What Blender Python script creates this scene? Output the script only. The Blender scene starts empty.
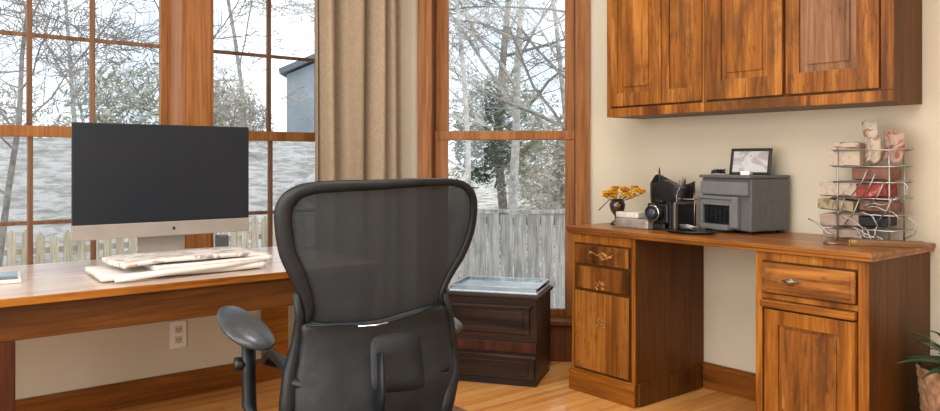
import bpy, bmesh, math, random
from mathutils import Vector, Matrix, noise
C = bpy.context.scene.collection
PI = math.pi
R = math.radians
# ------------------------------------------------------------------ helpers
def link(o): C.objects.link(o); return o

def tag(o, label=None, cat=None, group=None, kind=None):
    if label: o['label'] = label
    if cat: o['category'] = cat
    if group: o['group'] = group
    if kind: o['kind'] = kind
    return o

def empty(name, loc, rz=0, label=None, cat=None, group=None):
    o = bpy.data.objects.new(name, None)
    o.empty_display_size = .1
    link(o); o.location = loc; o.rotation_euler = (0, 0, rz)
    return tag(o, label, cat, group)

class MB:
    def __init__(s): s.bm = bmesh.new(); s.mt = 0
    def _merge(s, t, M=None):
        if M is not None: bmesh.ops.transform(t, matrix=M, verts=t.verts)
        me = bpy.data.meshes.new('tmp'); t.to_mesh(me); t.free()
        n = len(s.bm.faces)
        s.bm.from_mesh(me); bpy.data.meshes.remove(me)
        s.bm.faces.ensure_lookup_table()
        for f in s.bm.faces[n:]: f.material_index = s.mt
        return s
    def box(s, a, b, bev=0.0, M=None, seg=2):
        t = bmesh.new(); bmesh.ops.create_cube(t, size=1)
        a = Vector(a); b = Vector(b); c = (a+b)/2; d = b-a
        for v in t.verts: v.co = Vector((v.co.x*d.x+c.x, v.co.y*d.y+c.y, v.co.z*d.z+c.z))
        if bev > 0:
            bev = min(bev, min(abs(d.x), abs(d.y), abs(d.z))*.45)
            bmesh.ops.bevel(t, geom=t.edges[:], offset=bev, segments=seg, affect='EDGES', profile=.6)
        return s._merge(t, M)
    def tube(s, pts, r, n=8, closed=False, cap=True, M=None):
        """tube through pts, r a number or list"""
        t = bmesh.new(); pts = [Vector(p) for p in pts]; N = len(pts)
        rs = r if isinstance(r, (list, tuple)) else [r]*N
        rings = []; up = None
        for i, p in enumerate(pts):
            if closed: d = (pts[(i+1) % N]-pts[i-1])
            else: d = (pts[min(i+1, N-1)]-pts[max(i-1, 0)])
            if d.length < 1e-9: d = Vector((0, 0, 1))
            d.normalize()
            if up is None:
                up = Vector((0, 0, 1)) if abs(d.z) < .9 else Vector((1, 0, 0))
            x = d.cross(up)
            if x.length < 1e-6: x = d.cross(Vector((0, 1, 0)))
            x.normalize(); y = x.cross(d).normalized(); up = y
            rr = rs[i]
            rx, ry = (rr if isinstance(rr, tuple) else (rr, rr))
            rings.append([t.verts.new(p + x*rx*math.cos(2*PI*k/n) + y*ry*math.sin(2*PI*k/n)) for k in range(n)])
        M_ = N if closed else N-1
        for i in range(M_):
            a = rings[i]; b = rings[(i+1) % N]
            for k in range(n):
                f = t.faces.new((a[k], a[(k+1) % n], b[(k+1) % n], b[k])); f.smooth = True
        if cap and not closed:
            t.faces.new(rings[0][::-1]); t.faces.new(rings[-1])
        return s._merge(t, M)
    def lathe(s, prof, n=24, M=None, smooth=True, caps=True):
        t = bmesh.new(); rings = []
        for (r_, z) in prof:
            rings.append([t.verts.new((r_*math.cos(2*PI*k/n), r_*math.sin(2*PI*k/n), z)) for k in range(n)])
        for a, b in zip(rings, rings[1:]):
            for k in range(n):
                f = t.faces.new((a[k], a[(k+1) % n], b[(k+1) % n], b[k])); f.smooth = smooth
        if caps:
            t.faces.new(rings[0][::-1]); t.faces.new(rings[-1])
        return s._merge(t, M)
    def prism(s, poly, depth, M=None, bev=0.0):
        """poly in XZ, extruded along +Y by depth"""
        t = bmesh.new()
        vs = [t.verts.new((x, 0, z)) for x, z in poly]
        f = t.faces.new(vs)
        r = bmesh.ops.extrude_face_region(t, geom=[f])
        for v in [g for g in r['geom'] if isinstance(g, bmesh.types.BMVert)]: v.co.y += depth
        if bev: bmesh.ops.bevel(t, geom=t.edges[:], offset=bev, segments=2, affect='EDGES')
        bmesh.ops.recalc_face_normals(t, faces=t.faces[:])
        return s._merge(t, M)
    def grid(s, fn, nu, nv, M=None, closed_u=False, smooth=True):
        t = bmesh.new(); g = []
        for i in range(nu+1):
            g.append([t.verts.new(fn(i/nu, j/nv)) for j in range(nv+1)])
        for i in range(nu):
            for j in range(nv):
                f = t.faces.new((g[i][j], g[i+1][j], g[i+1][j+1], g[i][j+1])); f.smooth = smooth
        return s._merge(t, M)
    def ball(s, c, r, sub=2, M=None):
        t = bmesh.new(); bmesh.ops.create_icosphere(t, subdivisions=sub, radius=1)
        rr = r if isinstance(r, (tuple, list)) else (r, r, r)
        for v in t.verts: v.co = Vector((v.co.x*rr[0]+c[0], v.co.y*rr[1]+c[1], v.co.z*rr[2]+c[2]))
        for f in t.faces: f.smooth = True
        return s._merge(t, M)
    def quad(s, a, b, c, d):
        vs = [s.bm.verts.new(p) for p in (a, b, c, d)]; f = s.bm.faces.new(vs); f.material_index = s.mt
        return s
    def build(s, name, mats, parent=None, smooth=None, recalc=True):
        me = bpy.data.meshes.new(name)
        if recalc: bmesh.ops.recalc_face_normals(s.bm, faces=s.bm.faces[:])
        s.bm.to_mesh(me); s.bm.free()
        for m in (mats if isinstance(mats, (list, tuple)) else [mats]): me.materials.append(m)
        o = bpy.data.objects.new(name, me); link(o)
        if parent is not None: o.parent = parent
        return o

def solidify(o, th, off=0):
    m = o.modifiers.new('s', 'SOLIDIFY'); m.thickness = th; m.offset = off
    return o

# ------------------------------------------------------------------ materials
def newmat(name):
    m = bpy.data.materials.new(name); m.use_nodes = True
    nt = m.node_tree; b = nt.nodes['Principled BSDF']
    return m, nt, b

def mat(name, col, rough=.5, metal=0, spec=.5, noise_amt=.0, noise_scale=20, bump=0, bump_scale=60, coat=0, sheen=0):
    m, nt, b = newmat(name)
    b.inputs['Base Color'].default_value = (*col, 1); b.inputs['Roughness'].default_value = rough
    b.inputs['Metallic'].default_value = metal; b.inputs['Specular IOR Level'].default_value = spec
    b.inputs['Coat Weight'].default_value = coat; b.inputs['Coat Roughness'].default_value = .15
    tc = nt.nodes.new('ShaderNodeTexCoord')
    if noise_amt:
        n = nt.nodes.new('ShaderNodeTexNoise'); n.inputs['Scale'].default_value = noise_scale; n.inputs['Detail'].default_value = 6
        nt.links.new(tc.outputs['Object'], n.inputs['Vector'])
        r = nt.nodes.new('ShaderNodeValToRGB')
        r.color_ramp.elements[0].position = .3; r.color_ramp.elements[1].position = .7
        r.color_ramp.elements[0].color = (*[c*(1-noise_amt) for c in col], 1)
        r.color_ramp.elements[1].color = (*[min(1, c*(1+noise_amt)) for c in col], 1)
        nt.links.new(n.outputs['Fac'], r.inputs['Fac']); nt.links.new(r.outputs['Color'], b.inputs['Base Color'])
    if bump:
        n2 = nt.nodes.new('ShaderNodeTexNoise'); n2.inputs['Scale'].default_value = bump_scale; n2.inputs['Detail'].default_value = 4
        nt.links.new(tc.outputs['Object'], n2.inputs['Vector'])
        bp = nt.nodes.new('ShaderNodeBump'); bp.inputs['Strength'].default_value = bump; bp.inputs['Distance'].default_value = .01
        nt.links.new(n2.outputs['Fac'], bp.inputs['Height']); nt.links.new(bp.outputs['Normal'], b.inputs['Normal'])
    return m

def wood(name, dark, mid, light, axis='z', scale=1.0, rough=.38, blotch=.0, blotch_col=(.09, .035, .012), coat=.2, contrast=1.0, flecks=0.0, bump=.12):
    """grain runs along axis"""
    m, nt, b = newmat(name); N = nt.nodes; L = nt.links
    tc = N.new('ShaderNodeTexCoord'); oi = N.new('ShaderNodeObjectInfo')
    mul = N.new('ShaderNodeVectorMath'); mul.operation = 'MULTIPLY'; mul.inputs[1].default_value = (7.3, 5.1, 9.7)
    cx = N.new('ShaderNodeCombineXYZ')
    for i in range(3): L.new(oi.outputs['Random'], cx.inputs[i])
    L.new(cx.outputs[0], mul.inputs[0])
    add = N.new('ShaderNodeVectorMath'); add.operation = 'ADD'
    L.new(tc.outputs['Object'], add.inputs[0]); L.new(mul.outputs[0], add.inputs[1])
    mp = N.new('ShaderNodeMapping')
    sc = {'x': (1.2, 14, 14), 'y': (14, 1.2, 14), 'z': (14, 14, 1.2)}[axis]
    mp.inputs['Scale'].default_value = tuple(v*scale for v in sc)
    L.new(add.outputs[0], mp.inputs['Vector'])
    n1 = N.new('ShaderNodeTexNoise'); n1.inputs['Scale'].default_value = 1.0; n1.inputs['Detail'].default_value = 8
    n1.inputs['Roughness'].default_value = .62; n1.inputs['Distortion'].default_value = .7
    L.new(mp.outputs[0], n1.inputs['Vector'])
    r = N.new('ShaderNodeValToRGB'); e = r.color_ramp.elements
    e[0].position = .5-.2/contrast; e[0].color = (*dark, 1); e[1].position = .5+.2/contrast; e[1].color = (*light, 1)
    k = e.new(.5); k.color = (*mid, 1)
    L.new(n1.outputs['Fac'], r.inputs['Fac'])
    # fine pores
    mp2 = N.new('ShaderNodeMapping'); mp2.inputs['Scale'].default_value = tuple(v*scale*(7 if v > 2 else 3.5) for v in sc)
    L.new(add.outputs[0], mp2.inputs['Vector'])
    n2 = N.new('ShaderNodeTexNoise'); n2.inputs['Scale'].default_value = 1; n2.inputs['Detail'].default_value = 4
    L.new(mp2.outputs[0], n2.inputs['Vector'])
    r2 = N.new('ShaderNodeValToRGB'); r2.color_ramp.elements[0].position = .36; r2.color_ramp.elements[0].color = (.62, .56, .52, 1)
    r2.color_ramp.elements[1].position = .56; r2.color_ramp.elements[1].color = (1, 1, 1, 1)
    L.new(n2.outputs['Fac'], r2.inputs['Fac'])
    mx = N.new('ShaderNodeMixRGB'); mx.blend_type = 'MULTIPLY'; mx.inputs[0].default_value = .75
    L.new(r.outputs['Color'], mx.inputs[1]); L.new(r2.outputs['Color'], mx.inputs[2])
    out = mx.outputs[0]
    if blotch:
        mp3 = N.new('ShaderNodeMapping'); mp3.inputs['Scale'].default_value = tuple(4.2 if v > 2 else 2.2 for v in sc)
        L.new(add.outputs[0], mp3.inputs['Vector'])
        n3 = N.new('ShaderNodeTexNoise'); n3.inputs['Scale'].default_value = 1; n3.inputs['Detail'].default_value = 7; n3.inputs['Roughness'].default_value = .7
        n3.inputs['Distortion'].default_value = 1.2
        L.new(mp3.outputs[0], n3.inputs['Vector'])
        r3 = N.new('ShaderNodeValToRGB'); r3.color_ramp.elements[0].position = .5; r3.color_ramp.elements[0].color = (0, 0, 0, 1)
        r3.color_ramp.elements[1].position = .68; r3.color_ramp.elements[1].color = (blotch,)*3+(1,)
        L.new(n3.outputs['Fac'], r3.inputs['Fac'])
        m3 = N.new('ShaderNodeMixRGB'); m3.inputs[2].default_value = (*blotch_col, 1)
        L.new(r3.outputs['Color'], m3.inputs[0]); L.new(out, m3.inputs[1]); out = m3.outputs[0]
    if flecks:
        mp4 = N.new('ShaderNodeMapping'); mp4.inputs['Scale'].default_value = tuple(70 if v > 2 else 14 for v in sc)
        L.new(add.outputs[0], mp4.inputs['Vector'])
        n4 = N.new('ShaderNodeTexNoise'); n4.inputs['Scale'].default_value = 1; n4.inputs['Detail'].default_value = 2
        L.new(mp4.outputs[0], n4.inputs['Vector'])
        r4 = N.new('ShaderNodeValToRGB'); r4.color_ramp.elements[0].position = .62; r4.color_ramp.elements[0].color = (0, 0, 0, 1)
        r4.color_ramp.elements[1].position = .7; r4.color_ramp.elements[1].color = (flecks,)*3+(1,)
        L.new(n4.outputs['Fac'], r4.inputs['Fac'])
        m4 = N.new('ShaderNodeMixRGB'); m4.inputs[2].default_value = (.035, .013, .006, 1)
        L.new(r4.outputs['Color'], m4.inputs[0]); L.new(out, m4.inputs[1]); out = m4.outputs[0]
    L.new(out, b.inputs['Base Color'])
    b.inputs['Roughness'].default_value = rough+.06; b.inputs['Coat Weight'].default_value = coat if coat > .4 else 0; b.inputs['Coat Roughness'].default_value = .2; b.inputs['Specular IOR Level'].default_value = .2
    bp = N.new('ShaderNodeBump'); bp.inputs['Strength'].default_value = bump; bp.inputs['Distance'].default_value = .004
    L.new(n2.outputs['Fac'], bp.inputs['Height']); L.new(bp.outputs['Normal'], b.inputs['Normal'])
    return m

OAKD, OAKM, OAKL = (.12, .038, .005), (.28, .097, .011), (.44, .178, .026)
M = {}
for a in 'xyz':
    M['oak_'+a] = wood('honey_oak_'+a, OAKD, OAKM, OAKL, a, blotch=.35, blotch_col=(.15, .045, .012), flecks=.2)
    M['rustic_'+a] = wood('rustic_oak_'+a, (.11, .036, .007), (.265, .096, .016), (.44, .185, .038), a, blotch=.75, blotch_col=(.075, .032, .010), flecks=.45, contrast=1.25)
    M['trim_'+a] = wood('window_trim_'+a, (.18, .068, .020), (.31, .128, .040), (.42, .20, .074), a, scale=.8, rough=.42, contrast=.8)
    M['base_'+a] = wood('baseboard_oak_'+a, (.11, .034, .006), (.22, .075, .012), (.32, .12, .024), a, scale=.8, rough=.3)
M['panel_worn'] = wood('worn_panel', (.13, .058, .028), (.23, .112, .056), (.33, .18, .10), 'z', blotch=.55, blotch_col=(.085, .04, .024), flecks=.4, coat=.1)
M['muntin'] = wood('muntin_wood', (.11, .055, .03), (.19, .10, .055), (.27, .155, .09), 'z', scale=.8)
M['carve'] = mat('carved_oak', (.36, .17, .05), .4, noise_amt=.3, noise_scale=40)
M['trim_dark'] = wood('dark_trim', (.085, .028, .012), (.16, .055, .02), (.24, .09, .035), 'z', scale=.8)
M['leg_dark'] = wood('desk_leg', (.03, .008, .004), (.055, .015, .006), (.085, .026, .009), 'z')
M['desk_pale'] = wood('desk_surface', (.46, .33, .25), (.64, .51, .42), (.78, .67, .58), 'x', scale=.9, rough=.25, coat=.6, contrast=.9)
M['burl'] = wood('burl', (.07, .022, .005), (.19, .066, .010), (.36, .145, .026), 'z', scale=.42, blotch=.95, blotch_col=(.075, .022, .006), flecks=.45, contrast=1.4)
M['apron'] = wood('apron_oak', (.035, .012, .003), (.085, .029, .006), (.14, .050, .010), 'x', scale=.8)
M['espresso'] = wood('espresso', (.012, .006, .004), (.030, .015, .009), (.060, .030, .018), 'x', scale=.7, rough=.3)
M['side_shade'] = wood('shaded_side_oak', (.060, .022, .005), (.115, .042, .008), (.17, .067, .015), 'z', scale=.7, contrast=.8)  # darker oak copy: shade on the side faces put into the colour

def floor_mat():
    m, nt, b = newmat('oak_floor'); N = nt.nodes; L = nt.links
    tc = N.new('ShaderNodeTexCoord'); mp = N.new('ShaderNodeMapping'); mp.inputs['Rotation'].default_value = (0, 0, R(0))
    L.new(tc.outputs['Object'], mp.inputs['Vector'])
    br = N.new('ShaderNodeTexBrick'); br.inputs['Scale'].default_value = 1; br.inputs['Brick Width'].default_value = 1.3
    br.inputs['Row Height'].default_value = .085; br.inputs['Mortar Size'].default_value = .0012; br.inputs['Bias'].default_value = 0
    br.inputs['Color1'].default_value = (.66, .30, .082, 1); br.inputs['Color2'].default_value = (.80, .43, .14, 1); br.inputs['Mortar'].default_value = (.20, .08, .025, 1)
    L.new(mp.outputs[0], br.inputs['Vector'])
    mp2 = N.new('ShaderNodeMapping'); mp2.inputs['Scale'].default_value = (1.5, 26, 10); L.new(tc.outputs['Object'], mp2.inputs['Vector'])
    n = N.new('ShaderNodeTexNoise'); n.inputs['Scale'].default_value = 1; n.inputs['Detail'].default_value = 8; n.inputs['Distortion'].default_value = .6
    L.new(mp2.outputs[0], n.inputs['Vector'])
    r = N.new('ShaderNodeValToRGB'); r.color_ramp.elements[0].position = .33; r.color_ramp.elements[0].color = (.62, .5, .40, 1)
    r.color_ramp.elements[1].position = .62; r.color_ramp.elements[1].color = (1, 1, 1, 1)
    L.new(n.outputs['Fac'], r.inputs['Fac'])
    mx = N.new('ShaderNodeMixRGB'); mx.blend_type = 'MULTIPLY'; mx.inputs[0].default_value = .8
    L.new(br.outputs['Color'], mx.inputs[1]); L.new(r.outputs['Color'], mx.inputs[2]); L.new(mx.outputs[0], b.inputs['Base Color'])
    b.inputs['Roughness'].default_value = .3; b.inputs['Coat Weight'].default_value = .2
    return m
M['floor'] = floor_mat()
M['worktop'] = wood('worktop_oak', OAKD, OAKM, OAKL, 'x', coat=.5, blotch=.35, blotch_col=(.15, .045, .012))
M['wall'] = mat('beige_wall_paint', (.60, .55, .44), .85, noise_amt=.03, noise_scale=3, bump=.05, bump_scale=180, spec=.2)
M['ceil'] = mat('ceiling_paint', (.82, .80, .76), .9)
M['black'] = mat('black_plastic', (.009, .009, .010), .35, spec=.4)
M['screen'] = mat('dark_screen', (.015, .019, .025), .35, spec=.2, noise_amt=.0)
M['alu'] = mat('brushed_aluminium', (.30, .275, .25), .5, .2, noise_amt=.08, noise_scale=9)
M['graph'] = mat('graphite_frame', (.007, .010, .013), .42, coat=.0, spec=.3, noise_amt=.25, noise_scale=30, bump=.08)
M['armpad'] = mat('arm_pad', (.030, .040, .048), .35, noise_amt=.2, coat=.2, bump=.2, bump_scale=35)
M['seatmesh'] = mat('seat_mesh', (.03, .03, .03), .7)
M['pad'] = mat('lumbar_pad', (.009, .013, .016), .5, noise_amt=.6, noise_scale=9, coat=.0, spec=.35, bump=.25, bump_scale=22)
M['chrome'] = mat('chrome', (.7, .7, .7), .18, 1.0)
M['wire'] = mat('wire_metal', (.36, .36, .36), .3, .8)
M['brass'] = mat('aged_brass', (.42, .27, .10), .35, .9)
M['pewter'] = mat('pewter', (.26, .22, .17), .38, .85)
M['paper'] = mat('paper', (.74, .71, .68), .7, noise_amt=.05, noise_scale=15)
M['white'] = mat('white_plastic', (.80, .78, .74), .4)
M['printer'] = mat('printer_grey', (.10, .105, .11), .5, noise_amt=.12, noise_scale=40)
M['printer_front'] = mat('printer_front', (.15, .155, .16), .4, noise_amt=.1)
M['slate'] = mat('slate_blue', (.10, .125, .15), .4)
M['curt'] = mat('curtain_linen', (.32, .25, .175), .85, noise_amt=.10, noise_scale=60, sheen=.2)
M['soil'] = mat('basket_fibre', (.30, .17, .09), .9, noise_amt=.5, noise_scale=30, bump=.6, bump_scale=40)

def mesh_fabric():
    m, nt, b = newmat('mesh_fabric'); N = nt.nodes; L = nt.links
    b.inputs['Base Color'].default_value = (.026, .032, .036, 1); b.inputs['Roughness'].default_value = .7; b.inputs['Specular IOR Level'].default_value = .12
    tr = N.new('ShaderNodeBsdfTransparent'); mix = N.new('ShaderNodeMixShader')
    tc = N.new('ShaderNodeTexCoord'); mp = N.new('ShaderNodeMapping'); mp.inputs['Scale'].default_value = (90, 90, 500)
    L.new(tc.outputs['Object'], mp.inputs['Vector'])
    n = N.new('ShaderNodeTexNoise'); n.inputs['Scale'].default_value = 1; n.inputs['Detail'].default_value = 2
    L.new(mp.outputs[0], n.inputs['Vector'])
    mr = N.new('ShaderNodeMapRange'); mr.inputs[1].default_value = .3; mr.inputs[2].default_value = .7; mr.inputs[3].default_value = .925; mr.inputs[4].default_value = .985
    L.new(n.outputs['Fac'], mr.inputs[0]); L.new(mr.outputs[0], mix.inputs[0])
    L.new(tr.outputs[0], mix.inputs[1]); L.new(b.outputs[0], mix.inputs[2])
    L.new(mix.outputs[0], N['Material Output'].inputs[0])
    return m
M['mesh'] = mesh_fabric()

def glass_mat(name, tint=(.97, .985, 1), refl=1.0):
    m, nt, b = newmat(name); N = nt.nodes; L = nt.links
    tr = N.new('ShaderNodeBsdfTransparent'); tr.inputs[0].default_value = (*tint, 1)
    gl = N.new('ShaderNodeBsdfGlossy'); gl.inputs['Roughness'].default_value = .02
    fr = N.new('ShaderNodeFresnel'); fr.inputs[0].default_value = 1.45
    mu = N.new('ShaderNodeMath'); mu.operation = 'MULTIPLY'; mu.inputs[1].default_value = refl
    L.new(fr.outputs[0], mu.inputs[0])
    mix = N.new('ShaderNodeMixShader'); L.new(mu.outputs[0], mix.inputs[0]); L.new(tr.outputs[0], mix.inputs[1]); L.new(gl.outputs[0], mix.inputs[2])
    L.new(mix.outputs[0], N['Material Output'].inputs[0])
    return m
M['glass'] = glass_mat('window_glass', refl=.55)
M['acrylic'] = glass_mat('clear_acrylic', (.80, .88, .93), 1.6)
M['paleplastic'] = mat('pale_blue_plastic', (.45, .56, .64), .25, noise_amt=.12, coat=.5)

def scribble_mat(name, base=(.80, .76, .70), ink=(.16, .14, .13), scale=22, ink2=None, rot=0, stretch=(1, 3.2, 1)):
    m, nt, b = newmat(name); N = nt.nodes; L = nt.links
    tc = N.new('ShaderNodeTexCoord'); mp = N.new('ShaderNodeMapping'); mp.inputs['Scale'].default_value = stretch
    mp.inputs['Rotation'].default_value = (0, 0, rot); L.new(tc.outputs['Object'], mp.inputs['Vector'])
    n = N.new('ShaderNodeTexNoise'); n.inputs['Scale'].default_value = scale; n.inputs['Detail'].default_value = 3; n.inputs['Distortion'].default_value = 1.6
    L.new(mp.outputs[0], n.inputs['Vector'])
    r = N.new('ShaderNodeValToRGB'); e = r.color_ramp.elements
    e[0].position = .40; e[0].color = (*ink, 1); e[1].position = .47; e[1].color = (*base, 1)
    if ink2:
        k = e.new(.60); k.color = (*base, 1); k = e.new(.68); k.color = (*ink2, 1)
    L.new(n.outputs['Fac'], r.inputs['Fac']); L.new(r.outputs['Color'], b.inputs['Base Color'])
    b.inputs['Roughness'].default_value = .6
    return m
M['news'] = scribble_mat('newsprint', base=(.72, .69, .66), scale=8, ink=(.30, .27, .25), ink2=(.50, .28, .20))
M['env'] = scribble_mat('printed_envelope', base=(.42, .36, .28), ink=(.36, .26, .20), scale=40, stretch=(1, 1, 1))
M['env_red'] = scribble_mat('red_envelope', base=(.28, .030, .022), ink=(.12, .02, .015), scale=16, ink2=(.40, .26, .20), stretch=(1, 1, 1))

# ------------------------------------------------------------------ key dimensions
WY = 3.66          # inner face of the window wall
WX = 3.25          # inner face of the cabinet wall
CY = 2.80          # where the cabinet wall meets the diagonal wall
S2 = math.sqrt(.5)
CX = WX-(WY-CY)    # where the diagonal wall meets the window wall  (2.39)
LM = (WX-CX)/S2    # length of the diagonal wall
CH = 2.62
BX, BY = -1.5, -1.9

def struct(o): o['kind'] = 'structure'; return o

# floor, ceiling
f = MB(); f.box((BX-.3, BY-.3, -.1), (WX+.3, WY+.3, 0)); struct(f.build('floor', M['floor']))
f = MB(); f.box((BX-.3, BY-.3, CH), (WX+.3, WY+.3, CH+.1)); struct(f.build('ceiling', M['ceil']))
# window wall: two openings
W1 = (.02, 1.235); W2 = (1.344, 2.36); ZS, ZT = .60, 2.34
f = MB()
T = .24
f.box((BX, WY, 0), (2.60, WY+T, ZS))
f.box((BX, WY, ZT), (2.60, WY+T, CH))
f.box((BX, WY, ZS), (W1[0], WY+T, ZT)); f.box((W1[1], WY, ZS), (W2[0], WY+T, ZT)); f.box((W2[1], WY, ZS), (2.60, WY+T, ZT))
struct(f.build('wall_left', M['wall']))
# cabinet wall
f = MB(); f.box((WX, BY, 0), (WX+.24, CY+.06, CH)); struct(f.build('wall_right', M['wall']))
f = MB(); f.box((BX, BY-.2, 0), (WX+.24, BY, CH)); struct(f.build('wall_back', M['wall']))
# solid side wall behind the camera; an added fill light stands before it
f = MB(); f.box((BX-.2, BY-.2, 0), (BX, WY+T, CH)); struct(f.build('wall_near', M['wall']))
# diagonal wall: built in its own frame, local X runs to the viewer's right, origin at the right corner
md = empty('wall_corner', (WX, CY, 0), R(-45)); struct(md)
m3 = (-1.07, -.119)
GB, GT = .28, 2.30
f = MB()
f.box((-LM, 0, 0), (m3[0]+.06, .2, CH)); f.box((m3[1]-.06, 0, 0), (0, .2, CH))
f.box((m3[0]+.06, 0, 0), (m3[1]-.06, .2, GB-.06)); f.box((m3[0]+.06, 0, GT+.06), (m3[1]-.06, .2, CH))
struct(f.build('plaster', M['wall'], md))
del md['kind']; md['kind'] = 'structure'

# ------------------------------------------------------------------ windows on the left wall
def left_window(idx, x0, x1, muntins, stile_l=True):
    w = struct(empty('window_%d' % idx, (x0, WY, ZS)))
    W = x1-x0; zt = ZT-ZS; g = .20            # sash plane depth behind wall face
    # jambs, head and stool line the opening
    b = MB()
    b.box((0, -.012, 0), (.020, T, zt)); b.box((W-.020, -.012, 0), (W, T, zt)); b.box((0, -.012, zt-.02), (W, T, zt))
    b.build('jamb', M['trim_z'], w)
    b = MB(); b.box((.0, -.02, -.0), (W, T, .014), .003); b.build('sill', M['trim_x'], w)
    # sashes
    zr0, zr1 = 1.206-ZS, 1.256-ZS
    for nm, (a, c) in (('lower_sash', (.014, zr1)), ('upper_sash', (zr0+.02, zt-.02))):
        yy = g-.018 if nm == 'lower_sash' else g
        b = MB(); xa, xb = .02, W-.02
        st = .032
        b.box((xa, yy, a), (xa+st, yy+.03, c), .003); b.box((xb-st, yy, a), (xb, yy+.03, c), .003)
        if nm == 'lower_sash':
            b.box((xa, yy, a), (xb, yy+.03, a+.014), .002); b.box((xa, yy-.008, zr0), (xb, yy+.03, c), .004)
        else:
            b.box((xa, yy, c-.035), (xb, yy+.03, c), .003); b.box((xa, yy, a), (xb, yy+.03, a+.03), .003)
        s = b.build(nm, M['trim_z'], w)
        b = MB()
        for mx in muntins: b.box((mx-x0-.011, yy+.006, a), (mx-x0+.011, yy+.026, c), .003)
        zz = (.828-ZS) if nm == 'lower_sash' else (1.657-ZS)
        b.box((xa, yy+.0072, zz-.009), (xb, yy+.0248, zz+.009), .003)
        if nm == 'upper_sash': b.box((xa, yy+.0072, 2.03-ZS), (xb, yy+.0248, 2.05-ZS), .003)
        b.build('muntin', M['muntin'], s)
        b = MB(); b.box((xa+st*.5, yy+.014, a+.01), (xb-st*.5, yy+.018, c-.01)); b.build('glass', M['glass'], s)
    return w
left_window(1, W1[0], W1[1], (.34, .625, .881))
left_window(2, W2[0], W2[1], (1.746, 2.03))
f = MB(); f.box((W1[1]-.004, WY-.022, ZS-.05), (W2[0]+.004, WY, ZT+.09), .004); struct(f.build('trim_1', M['trim_z']))
f = MB(); f.box((W2[1]-.003, WY-.02, ZS-.05), (W2[1]+.022, WY, ZT+.09), .003); struct(f.build('trim_2', M['trim_z']))
f = MB(); f.box((BX, WY-.022, ZT), (2.385, WY, ZT+.09), .004); struct(f.build('trim_3', M['trim_x']))

# window 3 on the diagonal wall
w3 = struct(empty('window_3', (WX, CY, 0), R(-45)))
b = MB()
b.box((m3[0], -.024, 0), (m3[0]+.078, 0, GT+.09), .004); b.box((m3[1]-.078, -.024, 0), (m3[1], 0, GT+.09), .004); b.box((m3[0], -.024, GT), (m3[1], 0, GT+.09), .004)
b.build('casing', M['trim_z'], w3)
b = MB()
xa, xb = m3[0]+.06, m3[1]-.06
b.box((xa, -.012, GB-.06), (xa+.02, .2, GT+.06)); b.box((xb-.02, -.012, GB-.06), (xb, .2, GT+.06)); b.box((xa, -.012, GT+.04), (xb, .2, GT+.06)); b.box((xa, -.03, GB-.08), (xb, .2, GB-.055), .004)
b.build('jamb', M['trim_dark'], w3)
b = MB(); b.box((m3[0]+.078, -.012, 0.0), (m3[1]-.078, -.001, GB-.08), .002); b.build('apron_panel', M['trim_dark'], w3)
for nm, (a, c), yy in (('lower_sash', (GB-.055, 1.27), .085), ('upper_sash', (1.219, GT+.04), .118)):
    b = MB(); x0, x1 = xa+.02, xb-.02
    b.box((x0, yy, a), (-.916, yy+.03, c), .004); b.box((-.253, yy, a), (x1, yy+.03, c), .004)
    b.box((x0, yy, a), (x1, yy+.03, a+.045), .004); b.box((x0, yy-(.006 if nm[0] == 'l' else 0), c-.05), (x1, yy+.03, c), .004)
    s = b.build(nm, M['trim_z'], w3)
    b = MB(); b.box((-.93, yy+.012, a+.02), (-.24, yy+.016, c-.02)); b.build('glass', M['glass'], s)

# baseboards
def baseboard(name, a, c, h=.125, rot=0, loc=(0, 0, 0), m='base_x'):
    b = MB(); b.box((a, -.016, 0), (c, -.0005, h-.022), .002); b.box((a, -.020, h-.024), (c, -.0005, h-.006), .004); b.box((a, -.012, h-.008), (c, -.0005, h), .002)
    o = b.build(name, M[m]); o.location = loc; o.rotation_euler = (0, 0, rot); return struct(o)
baseboard('baseboard_left', BX, 2.37, .115, 0, (0, WY, 0))
baseboard('baseboard_right', .408, .990, .125, R(-90), (WX, 2.622, 0))
baseboard('baseboard_front', 1.42, 4.4, .125, R(-90), (WX, 2.622, 0))
baseboard('baseboard_corner', m3[1]+.002, -.02, .125, R(-45), (WX, CY, 0))

# outlet
o = empty('wall_outlet', (1.20, WY, .292), 0, 'white duplex wall outlet plate under the desk beside the curtain side of the window wall', 'outlet')
o['label'] = 'white wall outlet plate on the beige wall beneath the long window desk'
b = MB(); b.box((-.038, -.007, -.062), (.038, -.0005, .062), .003); b.build('cover_plate', M['white'], o)
for z in (-.024, .024):
    b = MB(); b.box((-.018, -.010, z-.017), (.018, -.006, z+.017), .004); s = b.build('socket', mat('outlet_face', (.62, .58, .50), .4), o)
    b = MB()
    for x in (-.007, .007): b.box((x-.0018, -.0112, z-.004), (x+.0018, -.0098, z+.009))
    b.box((-.003, -.0112, z-.013), (.003, -.0098, z-.008)); b.build('slot', M['black'], s)

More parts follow.
